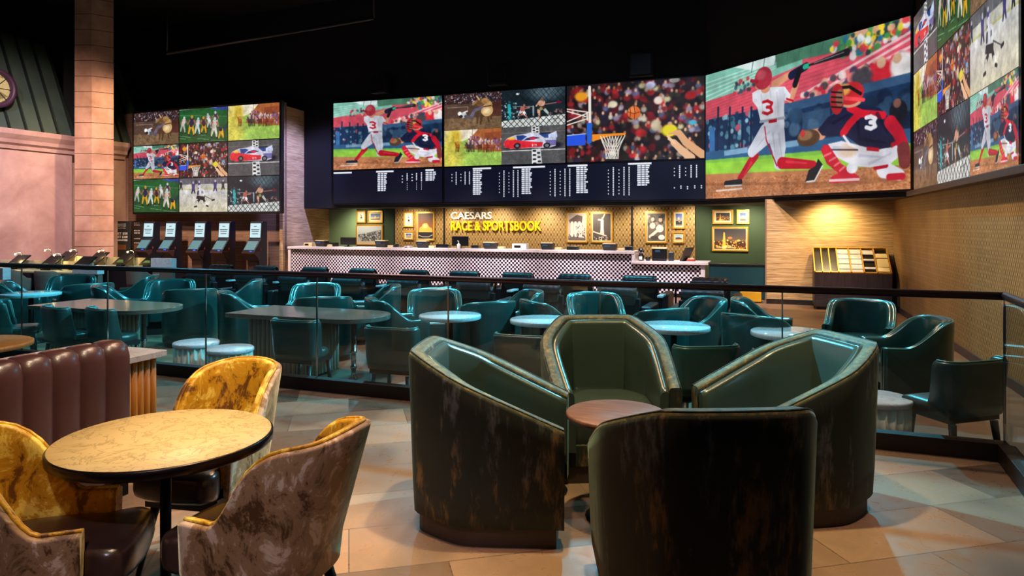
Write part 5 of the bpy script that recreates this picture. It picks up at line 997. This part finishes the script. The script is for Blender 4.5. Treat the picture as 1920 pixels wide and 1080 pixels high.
# ---- channel banquette, counter table, far-left wooden table
bx = -3.55; t = thing('banquette', 'brown leather channel-tufted bench back in the left foreground', 'bench', (bx, 0, 0)); ye = 3.0; cwid = .155; y = ye; i = 0
while y > 1.0:
    y0 = y-cwid; P = []
    for k in range(9):
        u = k/8; bul = .022*math.sin(math.pi*u)**.5; yy = y0+cwid*u; tp = .90+.014*math.sin(math.pi*u)**.5
        P.append([(-.03+bul*.6+(0), yy, .08)]+[(-.0+bul, yy, z) for z in (.12, .3, .5, .7, .82)]+[(-.02+bul, yy, tp-.02), (-.06, yy, tp), (-.13, yy, tp), (-.165, yy, tp-.03), (-.17, yy, .08)])
    MB().grid(P, True, close=True).add([P[0][j] for j in range(11)], [tuple(range(11))]).add([P[-1][j] for j in range(11)], [tuple(range(11))[::-1]]).build('channel', M['brown_leather'], t); y = y0; i += 1
B(-.16, y, 0, .0, ye-.01, .09).build('plinth', M['blackmetal'], t)
cxr, cyr = -3.80, 3.5
t = thing('pedestal_counter', 'white marble topped block with orange fluted wood, behind the brown bench', 'table', (cxr, cyr, 0)); B(-.75, -1.2, .71, 0, 0, .75).build('marble_top', M['marble_white'], t, .003)
mb = MB(); B(-.66, -1.1, .0, -.06, -.06, .71).build('core', M['fluted_wood'], t)
for k in range(22): mb.lathe([(.024, 0), (.024, .71)], -.05, -.075-k*.048, 10)
for k in range(12): mb.lathe([(.024, 0), (.024, .71)], -.075-k*.048, -.055, 10)
mb.build('fluting', M['fluted_wood'], t)
p = cw(-3.88, 4.85); t = thing('bistro_table', 'round wooden table top just visible over the bench at the left edge', 'table', (p[0], p[1], 0)); MB().lathe([(0, .715), (.39, .715), (.4, .72), (.4, .745), (.39, .75), (0, .75)], n=48).build('table_top', M['fluted_wood'], t); MB().lathe([(.2, 0), (.2, .02), (.03, .03), (.03, .715)], n=20).build('pole', M['blackmetal'], t)

# ---- glass balustrade
t = thing('glass_balustrade', 'long clear glass balustrade with a dark handrail crossing the picture', 'railing', (0, RY, 0))
px_ = [-10.92, -9.62, -8.23, -6.84, -5.445, -4.07, -2.67, -1.29, .10, 1.49]
B(-11, -.05, 0, 1.52, .05, .12).build('base_channel', M['curb'], t, .004); B(-11, -.045, 0, 1.5, .045, -LOW*0+.0-.001+.001) if False else None
for a, b in zip(px_, px_[1:]): B(a+.006, -.006, .1, b-.006, .006, 1.1).build('glass_panel', M['glass'], t)
for a in px_[1:-1]: B(a-.0055, -.007, .1, a+.0055, .007, 1.1).build('panel_joint', M['chrome'], t)
MB().tube([(-11, 0, 1.115), (1.5, 0, 1.115)], .024, 10).build('handrail', M['rail'], t); B(-11, -.008, 1.085, 1.5, .008, 1.1).build('rail_saddle', M['rail'], t)
t = thing('glass_balustrade', 'short glass balustrade turning towards the viewer at the right edge', 'railing', (RX0, RY, 0), math.atan2(-RX1+RX0, RY)*-1)
L_ = math.hypot(RX0-RX1, RY)
B(-.05, -L_, 0, .05, -.055, .12).build('base_channel', M['curb'], t, .004)
for k in range(4): B(-.006, -.03-(k+1)*1.36+.01, .1, .006, -.03-k*1.36, 1.1).build('glass_panel', M['glass'], t)
MB().tube([(0, 0, 1.115), (0, -L_, 1.115)], .024, 10).build('handrail', M['rail'], t); B(-.008, -L_, 1.085, .008, -.02, 1.1).build('rail_saddle', M['rail'], t)
B(-.008, -.008, .1, .008, .008, 1.1).build('corner_joint', M['chrome'], t)

# ---- teal tub chairs of the lounge
def make_tub(label):
    t = thing('tub_chair', label, 'armchair', (0, 0, 0), 0, 'teal leather tub chairs in the lounge')
    raw = [(-.37, .34), (-.385, -.02), (-.37, -.2), (-.24, -.35), (0, -.38), (.24, -.35), (.37, -.2), (.385, -.02), (.37, .34)]
    path = resample(rounded(raw, 3), 41)
    def hf(x, y, s):
        u = abs(s-.5)*2; return .86-.02*min(1, (u/.4)**2)-.25*sstep(.36, .80, u)
    os_ = shell(path, 0, .06, hf, .07, .02, .028).build('outer_shell', M['teal'], t, fixn=True)
    shell(path, .03, .105, hf, .15, .02, .036, drop=.002).build('inner_back', M['teal'], t, fixn=True)
    edge_tube(path, .012, hf, .007, .02, .07, -.008).build('piping', M['teal_edge'], os_)
    N = inward(path); N2 = [(x+a*.09, y+b*.09) for (x, y), (a, b) in zip(path, N)]; seat = [p for p in N2 if p[1] < .28]; seat = [(seat[0][0], .32)]+seat+[(seat[-1][0], .32)]
    cushion(resample(seat+[seat[0]], 44)[:-1], .2, .43, .03).build('seat_cushion', M['teal'], t)
    fr = [(x*.92, y*.92) for x, y in path]; MB().prism([(fr[0][0], .31)]+fr[1:-1]+[(fr[-1][0], .31)], 0, .09).build('plinth', M['darkwood'], t)
    return t
tub = None
def P_top(px, py, h):                       # plan point under a feature h above the lounge floor
    d = (CAMZ-LOW-h)*FPX/(py-HOR); k = kk(px); return Vector((k[0]*d, k[1]*d)), d
tubs = [(1612, 560, (-.55, -.85), 'by the right wall, facing the viewer, behind the rightmost round table'), (1700, 594, (-1, .18), 'in front of the right wall, opening left, rightmost tub chair'), (1428, 588, (.75, .66), 'left of the rightmost round table, seen from behind'), (1430, 558, (.9, -.4), 'behind left of the rightmost round table, facing right'),
 (1300, 556, (-.95, -.3), 'behind the right arm of the far velvet club chair, opening left'), (1222, 577, (-.45, .9), 'directly behind the far velvet club chair, opening left and away'), (1118, 547, (.1, -1), 'facing the viewer above the far velvet club chair'), (1035, 562, (.9, .4), 'right behind the second round table, opening right'),
 (966, 543, (-.95, -.3), 'opening left between the two middle round tables'), (905, 564, (-.45, .9), 'right of the round table in the middle, seen from outside'), (815, 540, (.12, -1), 'facing the viewer behind the middle round table'), (742, 558, (.9, .4), 'left of the middle round table, opening right'),
 (704, 533, (-.95, -.3), 'opening left behind the right end of the fluted table'), (590, 530, (.12, -1), 'facing the viewer behind the fluted table near the centre left'), (606, 555, (-.3, .95), 'with its back to the viewer behind the fluted table'), (462, 545, (.9, .4), 'opening right behind the left end of the fluted table'),
 (447, 523, (-.95, -.3), 'opening left in front of the second recliner row'), (357, 540, (-.45, .9), 'bright teal and seen from outside, left of the tall glass joint'), (318, 523, (.3, -.95), 'facing the viewer, second group from the left'), (255, 514, (-.95, -.3), 'small and opening left near the far carrel desk'),
 (224, 534, (.9, .4), 'opening right beyond the left fluted table'), (160, 530, (-.75, .66), 'seen from outside behind the left fluted table'), (132, 515, (.35, -.93), 'facing the viewer in front of the near carrel desk'), (40, 526, (.9, .4), 'opening right at the left picture edge')]
for px, py, f, lb in tubs:
    p, d = P_top(px, py, .86); fv = Vector(fdir(*f)); k_ = -.36*f[1]/math.hypot(*f)
    # the crest seen is the back, shift the centre forward from it along the view depth
    side = kk(px); vd = Vector(side).normalized(); c = p+vd*(-.30*(-f[1]/math.hypot(*f)))
    lab = 'teal leather tub chair '+lb
    if tub is None: tub = make_tub(lab); o = tub
    else: o = dup(tub, (0, 0, 0), 0, lab)
    o.location = (c.x, c.y, LOW); o.rotation_euler[2] = rot_to(*fv)
# ---- round tables, stools
rt = None
for px, py, r, lb in ((844, 590, .36, 'in the middle of the picture, left of the far club chair'), (1017, 598, .36, 'partly hidden by the far club chair on its left'), (1263, 610, .37, 'seen just right of the far club chair'), (1484, 622, .38, 'rightmost, above the right velvet club chair'), (58, 549, .40, 'at the left edge, beyond the dining chairs'), (-62, 546, .4, 'cut by the left picture edge')):
    p, d = P_top(px, py, .75); lab = 'round pale pedestal table '+lb
    if rt is None:
        rt = t = thing('pedestal_table', lab, 'table', (0, 0, 0), 0, 'round pedestal tables in the lounge'); MB().lathe([(0, .705), (.97, .705), (1, .712), (1, .742), (.985, .75), (0, .75)], n=48).build('table_top', M['table_white'], t); MB().lathe([(.09, .03), (.09, .705)], n=18).build('pole', M['blackmetal'], t); MB().lathe([(.62, 0), (.62, .02), (.12, .035), (0, .035)], n=28).build('base', M['blackmetal'], t); o = t
    else: o = dup(rt, (0, 0, 0), 0, lab)
    o.location = (p.x, p.y, LOW); o.scale = (r, r, 1)
st = None
for px, py, lb in ((368, 641, 'left of the pair behind the glass'), (431, 652, 'right of the pair behind the glass'), (1644, 744, 'on the right beside the right velvet club chair')):
    p, d = P_top(px, py, .45); lab = 'white fluted drum stool '+lb
    if st is None:
        st = t = thing('drum_stool', lab, 'stool', (0, 0, 0), 0, 'white fluted drum stools'); MB().lathe([(.225, .0), (.24, .01), (.24, .415)], n=176, flute=.085, nf=22).build('fluted_drum', M['fluted_pale'], t); MB().lathe([(0, .41), (.245, .41), (.25, .42), (.25, .445), (.24, .455), (0, .455)], n=48).build('marble_seat', M['marble_white'], t); o = t
    else: o = dup(st, (0, 0, 0), 0, lab)
    o.location = (p.x, p.y, LOW)
# ---- fluted tables with one rounded end
def ftable(x0, x1, y0, y1, lb):
    t = thing('fluted_table', lb, 'table', (x0, y0, LOW), 0, 'fluted tables with rounded right ends'); W, D = x1-x0, y1-y0; r = D/2
    arc = [(W-r+r*math.cos(a), r+r*math.sin(a)) for a in np.linspace(-math.pi/2, math.pi/2, 18)]; MB().prism([(0, 0)]+arc+[(0, D)], .70, .75).build('table_top', M['table_dim'], t, .004)
    bx0, bx1, by0, by1 = .22, W*.56, .16, D-.16; B(bx0, by0, .05, bx1, by1, .70).build('pedestal_core', M['fluted_grey'], t); mb = MB(); s = .062
    for x in np.arange(bx0+.03, bx1, s):
        for y in (by0, by1): mb.lathe([(.031, .05), (.031, .70)], x, y, 10)
    for y in np.arange(by0+.03, by1, s):
        for x in (bx0, bx1): mb.lathe([(.031, .05), (.031, .70)], x, y, 10)
    mb.build('fluting', M['fluted_grey'], t); B(bx0+.04, by0+.04, 0, bx1-.04, by1-.04, .05).build('plinth', M['blackmetal'], t)
    MB().lathe([(.05, 0), (.045, .02), (.028, .035), (.028, .12), (.038, .125), (.038, .15), (.028, .155), (.028, .3), (.036, .305), (.036, .33), (.028, .335), (.028, .70)], W-r, r, 16).build('leg', M['chrome'], t); return t
ftable(-6.0, -4.08, 6.35, 7.2, 'fluted grey table with a bright teal-edged top beyond the drum stools')
ftable(-8.95, -7.0, 6.05, 6.95, 'fluted grey table with a teal-edged top beyond the brown bench')
# ---- green dining chairs
def make_dining(label):
    t = thing('dining_chair', label, 'chair', (0, 0, 0), 0, 'green leather dining chairs along the glass')
    raw = [(-.21, .0), (-.23, -.14), (-.2, -.2), (-.1, -.215), (.1, -.215), (.2, -.2), (.23, -.14), (.21, .0)]
    path = resample(rounded(raw, 2), 33)
    hf = lambda x, y, s: .81-.3*sstep(.78, 1.0, abs(s-.5)*2)
    os_ = shell(path, 0, .05, hf, .41, .08, .02).build('backrest', M['dining_green'], t, fixn=True)
    edge_tube(path, .025, hf, .007, .08, .36, .003).build('piping', M['teal_edge'], os_)
    cushion(resample(rounded([(-.2, .25), (-.215, -.16), (.215, -.16), (.2, .25), (-.2, .25)], 2), 40)[:-1], .40, .48, .025).build('seat', M['dining_green'], t)
    MB().prism([(-.19, .22), (-.2, -.16), (.2, -.16), (.19, .22)], .36, .41).build('seat_frame', M['darkwood'], t)
    for sx, sy in ((-1, 1), (1, 1), (-1, -1), (1, -1)): MB().tube([(sx*.165, sy*.17+.02, .35), (sx*.185, sy*.2+.01, 0)], .025, 8, r2=.016).build('leg', M['darkwood'], t)
    return t
dc = None
for px, py, f, lb in ((568, 600, (.34, 1), 'in front of the fluted table, nearest the drum stools'), (742, 615, (.3, 1), 'left of the left velvet club chair, seen from behind'), (988, 628, (.3, 1), 'between the left and far velvet club chairs'), (1313, 648, (-.1, 1), 'between the far and right velvet club chairs'), (1468, 658, (.1, 1), 'barely visible above the arm of the right velvet club chair'), (1790, 674, (-.3, 1), 'at the right end of the glass, darkest and largest'),
    (28, 566, (.85, .5), 'at the left edge, its seat turned right'), (128, 575, (.6, .8), 'left of two chairs tucked under the left fluted table'), (212, 578, (.6, .8), 'right of two chairs by the left fluted table')):
    p, d = P_top(px, py, .81); vd = Vector(kk(px)).normalized(); c = p+vd*.16; c.y = max(c.y, 5.87); lab = 'green leather dining chair '+lb
    if dc is None: dc = make_dining(lab); o = dc
    else: o = dup(dc, (0, 0, 0), 0, lab)
    o.location = (c.x, c.y, LOW); o.rotation_euler[2] = rot_to(*fdir(*f)); o.scale = (1.2 if px == 1790 else 1.1, 1, 1)
# ---- recliners facing the displays
def make_recliner(label):
    t = thing('recliner', label, 'armchair', (0, 0, 0), 0, 'dark leather recliners facing the video wall')
    mb = MB().box(-.29, -.1, .25, .29, .06, .78); mb.v = [(x, y-.18*(z-.25), z) for x, y, z in mb.v]; mb.build('backrest', M['teal_dark'], t, .04, 3)
    P = []; r = .115
    for i in range(15):
        u = i/14; x = -.3+.6*u; s_ = 1 if .06 < u < .94 else .72; w_ = 1+.05*math.sin(u*9*math.pi)
        P.append([(x, -.13+r*.9*s_*w_*math.cos(a), .83+r*s_*w_*math.sin(a)) for a in np.linspace(0, 2*math.pi, 13)[:-1]])
    m = MB().grid(P, True, close=True); m.f += [tuple(range(12)), tuple(range(14*12, 15*12))[::-1]]; m.sm += [True, True]; m.build('headrest', M['roll'], t)
    for s_ in (-1, 1): B(s_*.42-.08, -.12, .08, s_*.42+.08, .58, .56).build('armrest', M['teal_dark'], t, .035, 3)
    B(-.34, -.16, .08, .34, -.05, .70).build('back_panel', M['black_plastic'], t, .01); B(-.335, 0, .2, .335, .62, .44).build('seat', M['teal_dark'], t, .04, 3); B(-.42, -.05, 0, .42, .5, .08).build('plinth', M['blackmetal'], t); return t
rc = None; num = ['first', 'second', 'third', 'fourth', 'fifth', 'sixth', 'seventh', 'eighth', 'ninth', 'tenth']
tb = None
for row, Y, xs_ in (('back', 13.0, (1331, 1198, 1076, 970, 869, 775, 678, 588, 495, 412)), ('front', 10.95, (1317, 1157, 1015, 887, 755, 650, 548, 466, 372))):
    for i, px in enumerate(xs_):
        lab = 'dark teal leather recliner with padded headrest, %s from the right in the %s row' % (num[i], row); X = XY(px, Y-.2)
        if rc is None: rc = make_recliner(lab); o = rc
        else: o = dup(rc, (0, 0, 0), 0, lab)
        o.location = (X, Y, LOW); o.rotation_euler[2] = random.uniform(-.03, .03); o.scale = (1.05, 1.1, .88)
        X2 = XY(xs_[i+1], Y-.2) if i+1 < len(xs_) else X-1.12
        if i+1 < len(xs_):
            lab = 'small pale side table left of the %s recliner from the right in the %s row' % (num[i], row); xm = (X+X2)/2
            if tb is None: tb = t = thing('side_table', lab, 'table', (0, 0, 0), 0, 'side tables between the recliners'); B(-.045, -.18, .64, .045, .18, .67).build('table_top', M['table_white'], t, .004); B(-.015, -.03, .02, .015, .03, .64).build('post', M['blackmetal'], t); B(-.045, -.14, 0, .045, .14, .02).build('foot', M['blackmetal'], t); o = t
            else: o = dup(tb, (0, 0, 0), 0, lab)
            o.location = (xm, Y+.1, LOW)
# ---- tan chairs at the carrel desks
tc = None
for px, Y, lb in ((28, 9.9, 'leftmost at the near carrel desk'), (95, 9.9, 'right one at the near carrel desk'), (262, 11.7, 'at the right end of the far carrel desk')):
    lab = 'tan rounded chair '+lb
    if tc is None:
        tc = t = thing('desk_chair', lab, 'chair', (0, 0, 0), 0, 'tan chairs at the carrel desks'); raw = [(-.24, .18), (-.26, -.1), (-.15, -.24), (.15, -.24), (.26, -.1), (.24, .18)]; path = resample(rounded(raw, 3), 25)
        shell(path, 0, .05, lambda x, y, s: .84-.2*sstep(.4, .95, abs(s-.5)*2), .36, .05, .018).build('backrest', M['tan_chair'], t, fixn=True); cushion(resample(rounded([(-.22, .24), (-.22, -.18), (.22, -.18), (.22, .24), (-.22, .24)], 2), 32)[:-1], .37, .47, .03).build('seat', M['tan_chair'], t)
        for sx, sy in ((-1, 1), (1, 1), (-1, -1), (1, -1)): MB().tube([(sx*.17, sy*.17, .38), (sx*.2, sy*.2, 0)], .018, 6).build('leg', M['blackmetal'], t)
        o = t
    else: o = dup(tc, (0, 0, 0), 0, lab)
    o.location = (XY(px, Y), Y, LOW); o.rotation_euler[2] = random.uniform(-.2, .2)
